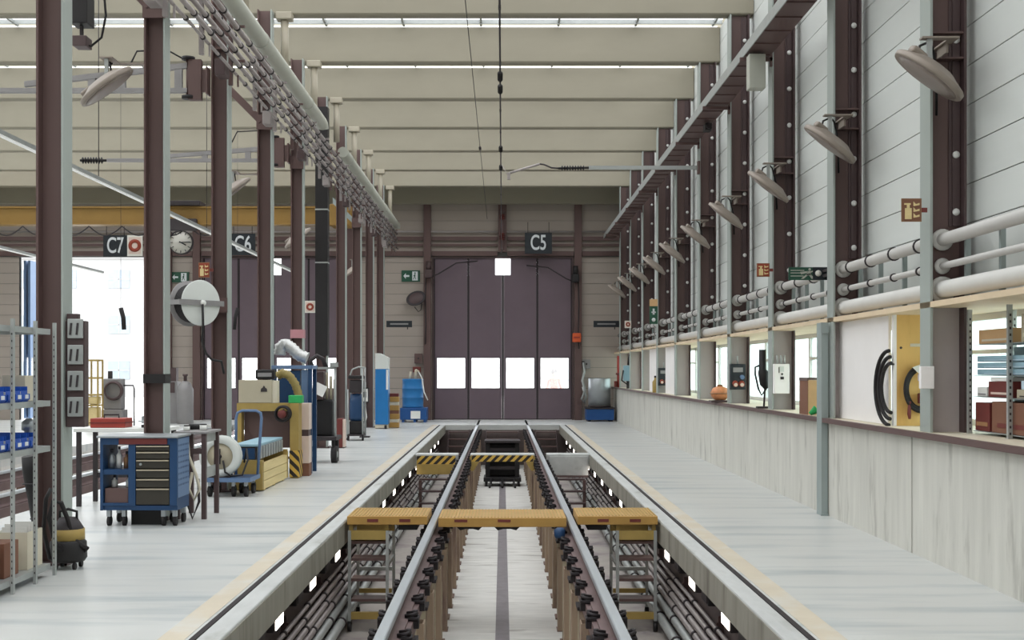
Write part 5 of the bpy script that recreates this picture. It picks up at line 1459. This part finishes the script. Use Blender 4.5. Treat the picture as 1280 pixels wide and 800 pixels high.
# stacked green signs farther on
t, a, b = board('rescue_sign', 'tall green rescue sign panel on a far window side column', 'sign', 812, 374, 822, 405, 24.9, 'sign_green', .02)
w = b.x - a.x; h = b.z - a.z; cx = (a.x + b.x) / 2
m = MB(); m.box(a.x, b.x, 24.892, 24.899, b.z - h * .28, b.z); m.build('fire_face', 'carton_pale', t)
m = MB(); m.box(cx - .045, cx + .045, 24.892, 24.899, a.z + h * .45, a.z + h * .5); m.box(cx - .02, cx + .02, 24.892, 24.899, a.z + h * .38, a.z + h * .62); m.lathe([(0, 0), (.04, 0), (.04, .005), (0, .005)], Matrix.Translation((cx, 24.898, a.z + h * .17)) @ Matrix.Rotation(PI / 2, 4, 'X'), 14); m.build('rescue_symbol', 'sign_letter', t)
# clock
c = P(226, 303, 37.0); r = .36
t = thing('hanging_clock', 'round white hall clock hanging between the two left gates', 'clock', c)
R_ = Matrix.Translation(c) @ Matrix.Rotation(PI / 2, 4, 'X')
m = MB(); m.lathe([(0, -.10), (r + .02, -.10), (r + .02, .02), (r - .01, .02), (r - .01, .0), (0, .0)], R_, 36); m.build('case', 'dark', t)
m = MB(); m.lathe([(0, .001), (r - .012, .001), (r - .012, .006), (0, .006)], R_, 36); m.build('dial', 'sign_white', t)
m = MB()
for k in range(12):
    a_ = k * PI / 6; u = Vector((math.sin(a_), 0, math.cos(a_))); p = c + u * (r * .82) ; m.cyl(p + Vector((0, -.010, 0)) - u * .04, p + Vector((0, -.010, 0)) + u * .04, .010, 6)
m.build('hour_mark', 'sign_black', t)
for nm, ang, ln, th in (('hour_hand', math.radians(118), .19, .018), ('minute_hand', math.radians(88), .29, .013)):
    u = Vector((math.sin(ang), 0, math.cos(ang))); m = MB(); m.cyl(c + Vector((0, -.016, 0)) - u * .05, c + Vector((0, -.016, 0)) + u * ln, th, 6); m.build(nm, 'sign_black', t)
m = MB(); m.cyl((c.x, 37.05, c.z + r), (c.x, 37.05, 6.0), .02, 8); m.build('hanger', 'dark', t)
t, a, b = board('green_sign', 'small green panel above the hall clock', 'sign', 213, 277, 226, 288, 37.0, 'sign_green')
m = MB(); m.box(a.x + .02, a.x + .04, 37.005, 37.025, b.z, b.z + .5); m.build('hanger', 'dark', t)
# mirror, dark bars, gate gear
c = P(520, 373, Y_END - .3)
t = thing('convex_mirror', 'dark oval convex mirror tilted on the end wall beside the main gate', 'mirror', c)
R_ = Matrix.Translation(c) @ Matrix.Rotation(math.radians(-20), 4, 'Y') @ Matrix.Rotation(math.radians(70), 4, 'X') @ Matrix.Diagonal((1, .78, 1, 1))
m = MB(); m.lathe([(0, .07), (.16, .055), (.27, .01), (.28, 0), (0, 0)], R_, 30); m.build('glass', 'mauve_deep', t)
m = MB(); m.lathe([(.28, -.01), (.32, -.01), (.33, .01), (.30, .03), (.28, .02)], R_, 30); m.build('rim', 'dark', t)
m = MB(); m.tube([(c.x, c.y + .02, c.z), (c.x + .05, c.y + .15, c.z + .05), (c.x + .08, Y_END - .01, c.z + .08)], .02, 8); m.tube([(c.x - .05, c.y - .02, c.z - .28), (c.x + .08, c.y - .04, c.z - .44), (c.x + .16, c.y, c.z - .38), (c.x + .18, c.y + .1, c.z - .2), (c.x + .14, Y_END - .02, c.z)], .014, 8); m.build('bracket', 'dark', t)
for px0, px1, lab, dx in ((483, 515, 'dark narrow bar sign on the end wall, workshop side of the main gate', -1), (742, 774, 'dark narrow bar sign on the end wall, window side of the main gate', 1)):
    t, a, b = board('bar_sign', lab, 'sign', px0, 401, px1, 409, 38.4, 'sign_black', .05)
    m = MB(); m.box(a.x + .12, b.x - .12, 38.392, 38.399, a.z + .08, a.z + .13); m.build('lettering_strip', 'grey_machine', t)
    m = MB(); m.box(a.x + .1, a.x + .13, 38.451, Y_END - .005, (a.z + b.z) / 2 - .02, (a.z + b.z) / 2 + .02); m.box(b.x - .16, b.x - .13, 38.395, 38.43, a.z - .07, a.z - .002); m.build('bracket', 'dark', t)
c = P(721, 422, Y_END - .4)
t = thing('orange_beacon', 'orange signal box on the frame of the main gate', 'signal', c)
m = MB(); m.box(c.x - .14, c.x + .14, c.y, c.y + .12, c.z - .15, c.z + .15, .03); m.build('body', 'orange', t)
m = MB(); m.box(c.x - .03, c.x + .03, c.y + .121, Y_END - .165, c.z - .03, c.z + .03); m.build('bracket', 'dark', t)
m = MB(); m.box(c.x - .10, c.x + .10, c.y - .008, c.y - .001, c.z - .02, c.z + .03); m.build('lens', 'red', t)
for x, s, lab in ((2.40, 1, 'dark gate drive with arm at the top of the main gate, window side'), (-2.42, -1, 'dark gate drive at the top of the main gate, workshop side')):
    z = 4.75 if s > 0 else 4.9
    t = thing('gate_drive', lab, 'drive', (x, Y_END - .4, z))
    m = MB(); m.box(x - .12, x + .12, Y_END - .42, Y_END - .17, z - .22, z + .05, .03); m.cyl((x, Y_END - .3, z + .05), (x, Y_END - .3, z + .32), .09, 14); m.build('motor', 'mauve_deep' if s < 0 else 'black', t)
    m = MB(); m.tube([(x, Y_END - .3, z - .22), (x - .3 * s, Y_END - .34, z - .10), (x - .9 * s, Y_END - .2, z + .28), (x - 1.6 * s, Y_END - .12, z + .35)], .02, 8); m.build('arm', 'dark', t)
    m = MB(); m.tube([(x + .1 * s, Y_END - .2, z - .2), (x + .12 * s, Y_END - .19, z - .9), (x + .10 * s, Y_END - .19, z - 1.8), (x + .12 * s, Y_END - .19, z - 2.4)], .018, 8); m.build('cable', 'dark', t)
for px, py, lab, hh, mm in ((523, 448, 'mauve switch box on the end wall above the blue barrel', .32, 'mauve'), (521, 462, 'small dark switch box below the mauve one above the blue barrel', .18, 'maroon'), (733, 455, 'pale switch box on the end wall above the steel bin', .3, 'grey_machine')):
    c = P(px, py, Y_END - .1); t = thing('switch_box', lab, 'switch box', c)
    m = MB(); m.box(c.x - .13, c.x + .13, Y_END - .12, Y_END - .003, c.z - hh / 2, c.z + hh / 2, .01); m.build('body', mm, t)
    m = MB(); m.cyl((c.x, Y_END - .12, c.z), (c.x, Y_END - .15, c.z), .03, 12); m.build('button', 'dark', t)

# ---------------------------------------------------------------- big hose reel on the third workshop column
c = Vector((-3.96, 15.47, 2.52))
t = thing('wall_hose_reel', 'large hose reel with grey discs mounted on the third workshop column', 'hose reel', c)
R_ = Matrix.Translation(c) @ Matrix.Rotation(math.radians(50), 4, 'Z') @ Matrix.Rotation(PI / 2, 4, 'X')
m = MB(); m.lathe([(0, .02), (.295, .02), (.30, .028), (.30, .036), (.285, .04), (.05, .05), (0, .05)], R_, 40); m.build('front_disc', 'wall_panel', t)
m = MB(); m.lathe([(0, -.24), (.285, -.24), (.30, -.232), (.30, -.216), (0, -.21)], R_, 40); m.build('rear_disc', 'grey_machine', t)
m = MB(); m.lathe([(0, -.209), (.12, -.209), (.12, .019), (0, .019)], R_, 28); m.build('drum', 'dark', t)
m = MB()
for k in range(8):
    m.xf = None
    pts = [R_ @ Vector((.235 * math.cos(2 * PI * q / 26), .235 * math.sin(2 * PI * q / 26), -.185 + .026 * k)) for q in range(26)]
    m.tube(pts, .020, 8, True)
m.build('hose', 'rubber', t)
m = MB(); m.xf = R_; m.box(-.36, .34, -.035, .035, .056, .075); m.box(-.36, -.32, -.03, .03, -.28, .056); m.box(.305, .34, -.03, .03, -.28, .056); m.box(-.36, .34, -.03, .03, -.30, -.28); m.build('frame_arm', 'grey_machine', t)
m = MB(); m.lathe([(0, .076), (.04, .076), (.035, .10), (0, .10)], R_, 16); m.build('hub_cap', 'label_white', t)
m = MB(); m.box(-3.92, -3.71, 15.955, 15.972, c.z - .1, c.z + .1); m.box(-3.90, -3.86, 15.70, 15.955, c.z - .05, c.z + .05); m.build('mount', 'mauve', t)
m = MB(); m.tube([(c.x + .06, c.y - .07, c.z - .02), (c.x + .07, c.y - .08, c.z - .3), (c.x + .05, c.y - .06, c.z - .5), (c.x + .09, c.y - .02, c.z - .66), (c.x + .16, c.y + .02, c.z - .74), (c.x + .24, c.y + .2, c.z - .76), (c.x + .25, c.y + .3, c.z - .92)], .016, 8); m.build('hose_tail', 'black', t)

# ================================================================== NICHE ON THE WINDOW SIDE
ZL = 1.101
# yellow plywood board facing the camera, left of the first column
t = thing('plywood_board', 'yellow plywood board standing in the niche beside the first window side column', 'board', (3.97, 11.5, ZL))
m = MB(); m.box(3.83, 4.46, 11.50, 11.54, ZL, 2.18); m.build('panel', 'plywood', t)
m = MB(); m.box(3.80, 3.829, 11.50, 11.56, ZL, 2.18); m.build('edge_strip', 'white_panel', t)
m = MB(); m.box(3.96, 4.12, 11.494, 11.499, 1.87, 1.90); m.build('pale_sticker', 'cream', t)
m = MB()
for z in (1.86,): m.cyl((3.87, 11.5, z), (3.87, 11.492, z), .012, 10)
m.build('screw', 'dark', t)
# cable bundle hung on the board
t = thing('cable_bundle', 'black bent cable bundle hung on the yellow plywood board', 'cable', (4.0, 11.4, 1.3))
def arc(cx, cz, rx, rz, a0, a1, y, n=18): return [Vector((cx + rx * math.cos(math.radians(a0 + (a1 - a0) * k / n)), y, cz + rz * math.sin(math.radians(a0 + (a1 - a0) * k / n)))) for k in range(n + 1)]
m = MB()
for k in range(3): m.tube(arc(4.05, 1.46, .16 - .018 * k, .22 - .02 * k, 110, 285, 11.44 + .018 * k), .016, 8)
m.build('cable', 'rubber', t)
m = MB(); m.tube([(3.935, 11.44, 1.34), (3.93, 11.44, 1.22), (3.935, 11.44, 1.17)], [.014, .02, .012], 8); m.build('plug_end', 'maroon', t)
m = MB(); m.box(4.02, 4.12, 11.40, 11.48, 1.32, 1.42, .01); m.build('plug', 'maroon', t)
m = MB(); m.cyl((3.99, 11.42, 1.66), (3.99, 11.498, 1.66), .012, 8); m.build('hook', 'dark', t)
t = thing('paper_tag', 'white tag with dark characters on the yellow plywood board', 'tag', (4.06, 11.47, 1.6))
m = MB(); m.cyl((.05, -.002, .03), (.05, .11, .03), .006, 8) if False else None; m.xf = Matrix.Translation((4.04, 11.39, 1.64)) @ Matrix.Rotation(math.radians(-20), 4, 'Y'); m.prism([(-.08, .06), (.12, .06), (.12, -.12), (-.02, -.06)], 'y', -.002, .002); m.build('card', 'label_white', t)
m = MB(); m.cyl((4.06, 11.392, 1.69), (4.06, 11.499, 1.69), .006, 8); m.build('pin', 'dark', t)
text('025', .07, (4.06, 11.385, 1.66), t, 'sign_black', (PI / 2, math.radians(-20), 0))
# loops of hose hung beside the board over the white panel edge
t = thing('hose_loop', 'big loop of black hose hanging in front of the white niche panel', 'hose', (3.76, 11.6, 1.2))
m = MB()
for k, (rx, rz) in enumerate(((.20, .36), (.15, .30), (.11, .24))):
    m.tube([Vector((3.775 - .012 * k, 11.62 + rx * .0 + .62 * rx * (1 - math.cos(math.radians(q))) / 1 * .5, 1.50 - .02 * k + rz * math.cos(math.radians(q)) * 0)) for q in (0,)] * 0 or [Vector((3.795 - rx * .25 - .05 * math.sin(math.radians(q)), 11.47 + rx * 1.3 * math.sin(math.radians(q)), 1.47 + rz * math.cos(math.radians(q)))) for q in range(0, 181, 9)], .019, 8)
m.build('hose', 'rubber', t)
m = MB(); m.cyl((3.74, 11.47, 1.70), (3.80, 11.492, 1.70), .010, 8); m.build('hook', 'dark', t)
# white switch boxes and sockets on the columns
def col_box(name, lab, cat, px0, py0, px1, py1, k, mm, extra=None, d=.10):
    Y = YR[k] - .02 - d
    a = P(px0, py1, Y); b = P(px1, py0, Y)
    t = thing(name, lab, cat, ((a.x + b.x) / 2, Y, a.z))
    m = MB(); m.box(a.x, b.x, Y, Y + d, a.z, b.z, .006); m.build('body', mm, t)
    if name != 'switch_box_small':
        m = MB(); m.box((a.x + b.x) / 2 - .02, (a.x + b.x) / 2 + .02, Y + d, YR[k] + .113, (a.z + b.z) / 2 - .03, (a.z + b.z) / 2 + .03); m.build('mount', 'niche_grey', t)
    return t, a, b, Y
t, a, b, Y = col_box('wall_switch', 'plain white box on the flange of the first window side column', 'electric box', 1151, 458, 1168, 486, 0, 'white_panel', d=.05)
t, a, b, Y = col_box('electric_box', 'white electric box with dark indicators on the third window side column', 'electric box', 968, 455, 987, 492, 2, 'white_panel')
w = b.x - a.x; h = b.z - a.z
m = MB(); m.box(a.x + w * .34, a.x + w * .62, Y - .004, Y - .001, a.z + h * .74, a.z + h * .92); m.build('display', 'wall_panel', t)
m = MB(); m.cyl((a.x + w * .5, Y, a.z + h * .66), (a.x + w * .5, Y - .01, a.z + h * .66), .014, 10); m.box(a.x + w * .4, a.x + w * .62, Y - .008, Y - .001, a.z + h * .48, a.z + h * .57); m.box(a.x + w * .28, a.x + w * .33, Y - .006, Y - .001, a.z + h * .7, a.z + h * .9); m.build('indicator', 'dark', t)
m = MB()
for q in (.25, .5, .72): m.cyl((a.x + w * q, Y + .05, b.z), (a.x + w * q, Y + .06, b.z + .12), .012, 8)
m.build('conduit', 'galv', t)
for k, px0, py0, px1, py1, lab in ((3, 913, 455, 932, 487, 'dark box with red sockets on the fourth window side column'), (6, 823, 460, 837, 482, 'dark box with red sockets on the seventh window side column')):
    t, a, b, Y = col_box('socket_box', lab, 'sockets', px0, py0, px1, py1, k, 'sign_black')
    w = b.x - a.x; h = b.z - a.z
    m = MB(); m.box(a.x + w * .18, a.x + w * .82, Y - .006, Y - .001, a.z + h * .68, a.z + h * .86); m.build('window_flap', 'grey_machine', t)
    for q in (.3, .72):
        m = MB(); m.cyl((a.x + w * q, Y, a.z + h * .26), (a.x + w * q, Y - .06, a.z + h * .20), .045, 14); so = m.build('red_socket', 'red_sign', t)
        m = MB(); m.cyl((a.x + w * q, Y - .061, a.z + h * .195), (a.x + w * q, Y - .075, a.z + h * .185), .03, 12); m.build('cap', 'pinkish', so)
    m = MB(); m.cyl((a.x + w * .75, Y, a.z + h * .5), (a.x + w * .75, Y - .05, a.z + h * .48), .035, 12); m.build('blue_socket', 'blue_pale', t)
    m = MB(); m.cyl(((a.x + b.x) / 2, Y + .05, b.z), ((a.x + b.x) / 2, Y + .05, b.z + .13), .012, 8); m.build('conduit', 'galv', t)
# cardboard box and green rags in the bay behind the grey post
YB_ = 14.35
a = P(1000, 515, YB_); b = P(1030, 475, YB_)
t = thing('cardboard_box', 'tall open cardboard box standing in the niche beside the grey post', 'box', (4.0, YB_, ZL))
m = MB(); x0, x1, y0, y1, z1 = a.x + .10, a.x + .52, YB_, YB_ + .4, b.z
m.box(x0, x1, y0, y0 + .008, ZL, z1); m.build('front_face', 'carton_pale', t)
m = MB(); m.box(x0 - .008, x0, y0, y1, ZL, z1 - .01); m.box(x1, x1 + .008, y0, y1, ZL, z1 - .01); m.box(x0, x1, y1 - .008, y1, ZL, z1 - .01); m.box(x0, x1, y0 + .008, y1 - .008, ZL, ZL + .008); m.build('side_face', 'carton_dark', t)
m = MB(); m.box(x0, x1, y0 - .002, y0 + .012, z1 + .001, z1 + .03); m.box(x0 - .012, x0 + .004, y0 - .002, y1, z1 - .009, z1 + .03); m.build('rim', 'mauve', t)
t = thing('glove_pile', 'crumpled green gloves lying before the cardboard box in the niche', 'gloves', (3.85, 14.0, ZL))
m = MB(); rnd = random.Random(3)
for i in range(9):
    x = 3.655 + .045 * i * .7 + rnd.uniform(-.02, .03); y = 14.02 + rnd.uniform(-.1, .12)
    m.tube([(x, y, ZL + .022), (x + .05, y + rnd.uniform(-.05, .05), ZL + .05 + rnd.random() * .05), (x + .11, y + rnd.uniform(-.06, .06), ZL + .03 + rnd.random() * .03)], [.022, .042, .022], 8)
m.build('glove', 'green', t)
# black work lamp with hose in bay three
Yc = 16.75
a = P(951, 470, Yc)
t = thing('work_lamp', 'black inspection lamp with looping cable in the niche beside the white electric box', 'lamp', (a.x, Yc, ZL))
pts = [P(953, 437, Yc), P(953, 462, Yc), P(954, 465, Yc), P(955, 480, Yc), P(958, 486, Yc)]
m = MB(); m.tube(pts, [.05, .052, .075, .06, .03], 14); m.build('body', 'black', t)
m = MB(); m.tube([P(949, 457, Yc), P(944, 459, Yc), P(944, 468, Yc), P(948, 486, Yc), P(952, 494, Yc), P(957, 487, Yc), P(959, 480, Yc)], .014, 8); m.build('cable', 'rubber', t)
m = MB(); q = P(955, 499, Yc); m.box(q.x - .10, q.x + .12, Yc - .05, Yc + .08, ZL, ZL + .03, .006); m.cyl((q.x, Yc, ZL + .03), (q.x + .02, Yc, a.z + .0), .014, 8); m.build('stand', 'dark', t)
# orange glass lamp jar in bay four
Yc = 20.0; a = P(900, 492, Yc)
t = thing('orange_lantern', 'orange glass lantern on a dark tray in the niche, fourth bay', 'lantern', (a.x, Yc, ZL))
m = MB(); m.lathe([(0, .04), (.09, .04), (.15, .10), (.16, .17), (.12, .24), (.05, .27), (0, .27)], Matrix.Translation((a.x, Yc, ZL)), 20); m.build('globe', 'orange_glass', t)
m = MB(); m.box(a.x - .17, a.x + .17, Yc - .14, Yc + .14, ZL, ZL + .035, .008); m.build('tray', 'mauve_deep', t)
m = MB(); m.ring((a.x, Yc, ZL + .15), (0, 0, 1), .168, .008, 24, 6); m.lathe([(0, .271), (.05, .271), (.04, .30), (0, .30)], Matrix.Translation((a.x, Yc, ZL)), 14); m.build('cage', 'copper', t)
# bottle, red post and switch gear far along
Yc = 27.0; a = P(820, 490, 28.8)
t = thing('spray_bottle', 'ochre bottle on the ledge beside the far white niche panel', 'bottle', (3.72, 28.78, ZL))
m = MB(); m.lathe([(0, 0.001), (.07, .001), (.075, .02), (.075, .26), (.03, .32), (.03, .36), (0, .36)], Matrix.Translation((3.72, 28.78, ZL)), 16); m.build('body', 'yellow_dull', t)
m = MB(); m.lathe([(0, .361), (.032, .361), (.032, .41), (0, .41)], Matrix.Translation((3.72, 28.78, ZL)), 12); m.build('cap', 'dark', t)
a = P(786, 467, 35.0)
t = thing('electric_box', 'pale electric box with black cables in the last bay but one of the niche', 'electric box', (a.x, 35.0, ZL))
m = MB(); m.box(a.x - .16, a.x + .16, 34.95, 35.1, a.z - .22, a.z + .24, .01); m.build('body', 'bluegrey', t)
m = MB(); m.tube([(a.x - .02, 34.9, a.z + .25), (a.x, 34.88, a.z + .45), (a.x + .02, 34.9, a.z + .55)], .04, 8); m.tube([(a.x - .17, 34.93, a.z + .1), (a.x - .22, 34.9, a.z - .2), (a.x, 34.88, a.z - .36), (a.x + .1, 34.9, a.z - .26)], .02, 8); m.build('cable', 'black', t)
m = MB(); m.box(a.x - .05, a.x + .05, 35.1, 35.2, ZL, a.z + .2); m.build('stand', 'dark', t)
a = P(774, 467, 37.6)
t = thing('red_standpipe', 'red standpipe in the last bay of the niche by the end wall', 'pipe', (a.x, 37.6, ZL))
m = MB(); m.cyl((a.x, 37.6, ZL), (a.x, 37.6, 2.1), .07, 14); m.build('pipe_run', 'red', t)
m = MB(); m.lathe([(.071, 1.5), (.11, 1.5), (.11, 1.56), (.071, 1.56)], Matrix.Translation((a.x, 37.6, 0)), 14); m.box(a.x - .16, a.x - .07, 37.52, 37.68, ZL + .01, ZL + .2, .02); m.build('coupling', 'maroon', t)

# ---------------------------------------------------------------- rack with boxes, nearest bay of the niche
RX = 3.98
t = thing('niche_rack', 'open steel rack with boxes on the ledge of the closest window bay', 'shelf', (RX + .15, 9.3, ZL))
RY = [10.12, 9.32, 8.72, 8.2]
for y in RY:
    for x in (RX, RX + .38):
        m = MB(); m.box(x, x + .035, y - .004, y, ZL, 2.16); m.box(x, x + .004, y, y + .03, ZL, 2.16); m.mi = 1
        for k in range(19): m.box(x + .010, x + .024, y - .0055, y - .004, ZL + .03 + .052 * k, ZL + .05 + .052 * k)
        m.build('upright', ['galv', 'dark'], t)
for z in (1.13, 1.42, 1.60, 1.86): m = MB(); m.box(RX + .036, RX + .378, 8.2, 10.1, z - .006, z); m.build('shelf_board', 'galv', t)
m = MB(); m.box(RX + .384, RX + .39, 8.2, 10.1, 1.12, 1.84); m.build('back_sheet', 'bluegrey', t)
def rbox(name, lab, cat, y0, y1, z0, z1, mm, x0=RX + .05, x1=RX + .34, strip=None):
    t = thing(name, lab, cat, ((x0 + x1) / 2, (y0 + y1) / 2, z0))
    m = MB(); m.box(x0, x1, y0, y1, z0 + .001, z1, .005); m.build('body', mm, t)
    m = MB(); m.box(x0 - .004, x0 - .0005, y0 + .1 * (y1 - y0), y1 - .12 * (y1 - y0), z0 + .18 * (z1 - z0), z0 + .32 * (z1 - z0)); 
    if strip: m.build('print_strip', strip, t)
    else: m.bm.free()
    return t
rbox('carton', 'large brown carton with dark print on the bottom of the niche rack', 'box', 8.80, 9.75, 1.131, 1.385, 'carton_dark', strip='maroon')
rbox('carton', 'narrow dark carton beside the large brown one on the niche rack', 'box', 9.80, 10.09, 1.131, 1.37, 'maroon', strip='carton')
rbox('box_file', 'dark red box on the middle shelf of the niche rack', 'box', 9.34, 9.82, 1.421, 1.55, 'maroon', strip='pinkish')
rbox('box_file', 'flat white box beside the dark red box on the niche rack', 'box', 9.85, 10.05, 1.421, 1.50, 'label_white', strip='grey_machine')
rbox('box_file', 'flat grey box with dark lid on the middle shelf of the niche rack', 'box', 8.78, 9.28, 1.421, 1.49, 'beige_box', strip='dark')
for i in range(3):
    rbox('tray_drawer', 'pale blue flat tray on the niche rack, %s' % ('lowest of the stack', 'middle of the stack', 'top of the stack')[i], 'tray', 8.80, 10.05, 1.601 + .055 * i, 1.65 + .055 * i, 'bluegrey', strip='plastic_clear')
rbox('paper_pile', 'white paper pile on the dark red box of the niche rack', 'paper', 9.36, 9.78, 1.5505, 1.585, 'paper')
rbox('paper_pile', 'grey white paper pile on the flat grey box of the niche rack', 'paper', 8.82, 9.2, 1.4905, 1.56, 'plastic_clear')
rbox('cardboard_box', 'beige flat box lying on the upper shelf of the niche rack', 'box', 9.40, 10.02, 1.861, 1.98, 'carton_pale', strip='cream')
rbox('cardboard_box', 'beige upright box beside the flat beige one on the niche rack', 'box', 8.86, 9.2, 1.861, 2.08, 'beige_box', strip='cream')
for i, z in enumerate((1.131, 1.421, 1.601, 1.861)):
    t = thing('plastic_bag', 'clear bluish plastic bag at the frame end of the niche rack, shelf %s from below' % ORD[i], 'bag', (RX + .2, 8.45, z), 'plastic bags on the niche rack')
    m = MB(); rnd = random.Random(i)
    m.lathe([(0, .002), (.10, .002), (.135, .05), (.12, .10), (.06, .14), (.03, .16), (.05, .18), (0, .175)], Matrix.Translation((RX + .19, 8.46, z)) @ Matrix.Diagonal((1, 1.2, .84, 1)), 14)
    for v in m.bm.verts: v.co += Vector((rnd.uniform(-.012, .012), rnd.uniform(-.012, .012), rnd.uniform(0, .01)))
    m.build('film', 'plastic_clear', t)
    m = MB(); m.ring((RX + .19, 8.46, z + .135), (0, 0, 1), .036, .006, 12, 6); m.build('tie', 'label_white', t)

# ---------------------------------------------------------------- person outside the gate
def person(x, y, z0):
    me = bpy.data.meshes.new('person')
    V = []; E = []; R = []
    def add(p, r, par=None):
        V.append((x + p[0], y + p[1], z0 + p[2])); R.append(r)
        if par is not None: E.append((par, len(V) - 1))
        return len(V) - 1
    pel = add((0, 0, .92), .15)
    w = add((0, 0, 1.08), .145, pel); ch = add((0, .01, 1.28), .175, w); ns = add((0, .0, 1.43), .10, ch); nk = add((0, -.01, 1.50), .055, ns)
    h1 = add((0, -.03, 1.58), .085, nk); h2 = add((0, -.02, 1.68), .098, h1); h3 = add((0, -.01, 1.76), .06, h2)
    for s in (-1, 1):
        sh = add((s * .19, 0, 1.40), .07, ns); el = add((s * .25, .02, 1.12), .05, sh); wr = add((s * .23, -.12, .92), .036, el); pa = add((s * .22, -.17, .86), .04, wr)
        for q in range(4): f1 = add((s * (.205 + .016 * q), -.20, .83 - .004 * q), .010, pa); add((s * (.203 + .016 * q), -.205, .79), .009, f1)
        th = add((s * .19, -.20, .87), .011, pa)
        hp = add((s * .10, 0, .84), .105, pel); kn = add((s * .11, -.02, .48), .07, hp); an = add((s * .11, .02, .09), .045, kn); add((s * .12, -.12, .04), .042, an)
    me.from_pydata(V, E, [])
    o = bpy.data.objects.new('person', me); C.objects.link(o)
    sk = me.skin_vertices if me.skin_vertices else None
    md = o.modifiers.new('s', 'SKIN')
    if not me.skin_vertices:
        bpy.context.view_layer.objects.active = o
    for i, r in enumerate(R): me.skin_vertices[0].data[i].radius = (r, r)
    me.skin_vertices[0].data[0].use_root = True
    s2 = o.modifiers.new('d', 'SUBSURF'); s2.levels = 2; s2.render_levels = 2
    dg = bpy.context.evaluated_depsgraph_get(); dg.update()
    m2 = bpy.data.meshes.new_from_object(o.evaluated_get(dg))
    bpy.data.objects.remove(o)
    m2.name = 'person'
    m2.transform(Matrix.Translation((-x, -y, -z0)))
    m2.materials.clear()
    for mm in ('orange', 'navy_cloth', 'skin', 'black'): m2.materials.append(M[mm])
    for p in m2.polygons:
        p.use_smooth = True; c = p.center
        p.material_index = 3 if c.z < .10 else 1 if (c.z < .93 and abs(c.x) < .19 and c.y > -.14) else 2 if c.z > 1.47 or (c.z < .93 and c.y < -.12) else 0
    o = bpy.data.objects.new('person', m2); C.objects.link(o); o.location = (x, y, z0); W['person'] = Vector((x, y, z0))
    tag(o, 'person in an orange work jacket standing outside behind the main gate window', 'person')
    m = MB(); m.lathe([(.10, 1.62), (.112, 1.66), (.115, 1.72), (.09, 1.79), (.04, 1.82), (0, 1.825)], Matrix.Translation((x, y - .0, z0)), 20); m.build('hair', 'hair', o)
    m = MB()
    for s in (-1, 1): m.lathe([(0, -.01), (.012, 0), (0, .01)], Matrix.Translation((x + s * .035, y - .115, z0 + 1.66)), 8)
    m.build('eye', 'black', o)
    m = MB(); m.lathe([(0, -.02), (.016, -.012), (.008, .03), (0, .034)], Matrix.Translation((x, y - .118, z0 + 1.63)), 8); m.build('nose', 'skin', o)
    m = MB(); m.box(x - .03, x + .03, y - .112, y - .10, z0 + 1.578, z0 + 1.588); m.build('mouth', 'maroon', o)
person(1.90, 43.5, -.12)
# ================================================================== CAMERA, SKY, EXPOSURE
sc = bpy.context.scene
cam = bpy.data.cameras.new('camera'); co = bpy.data.objects.new('camera', cam); C.objects.link(co)
co.location = (0, 0, EYE); co.rotation_euler = (PI / 2, 0, 0)
cam.sensor_width = 36; cam.lens = F / 1280 * 36
cam.shift_x = 12 / 1280; cam.shift_y = 63 / 1280
cam.clip_end = 400
sc.camera = co
w = bpy.data.worlds.new('sky'); sc.world = w; w.use_nodes = True
bg = w.node_tree.nodes['Background']; bg.inputs[0].default_value = (.93, .97, 1, 1); bg.inputs[1].default_value = 3.6
sc.view_settings.view_transform = 'Standard'; sc.view_settings.look = 'None'; sc.view_settings.gamma = 1; sc.view_settings.use_curve_mapping = False
sc.view_settings.exposure = .38
sc.cycles.use_denoising = True
sc.cycles.max_bounces = 8; sc.cycles.diffuse_bounces = 5; sc.cycles.transparent_max_bounces = 12
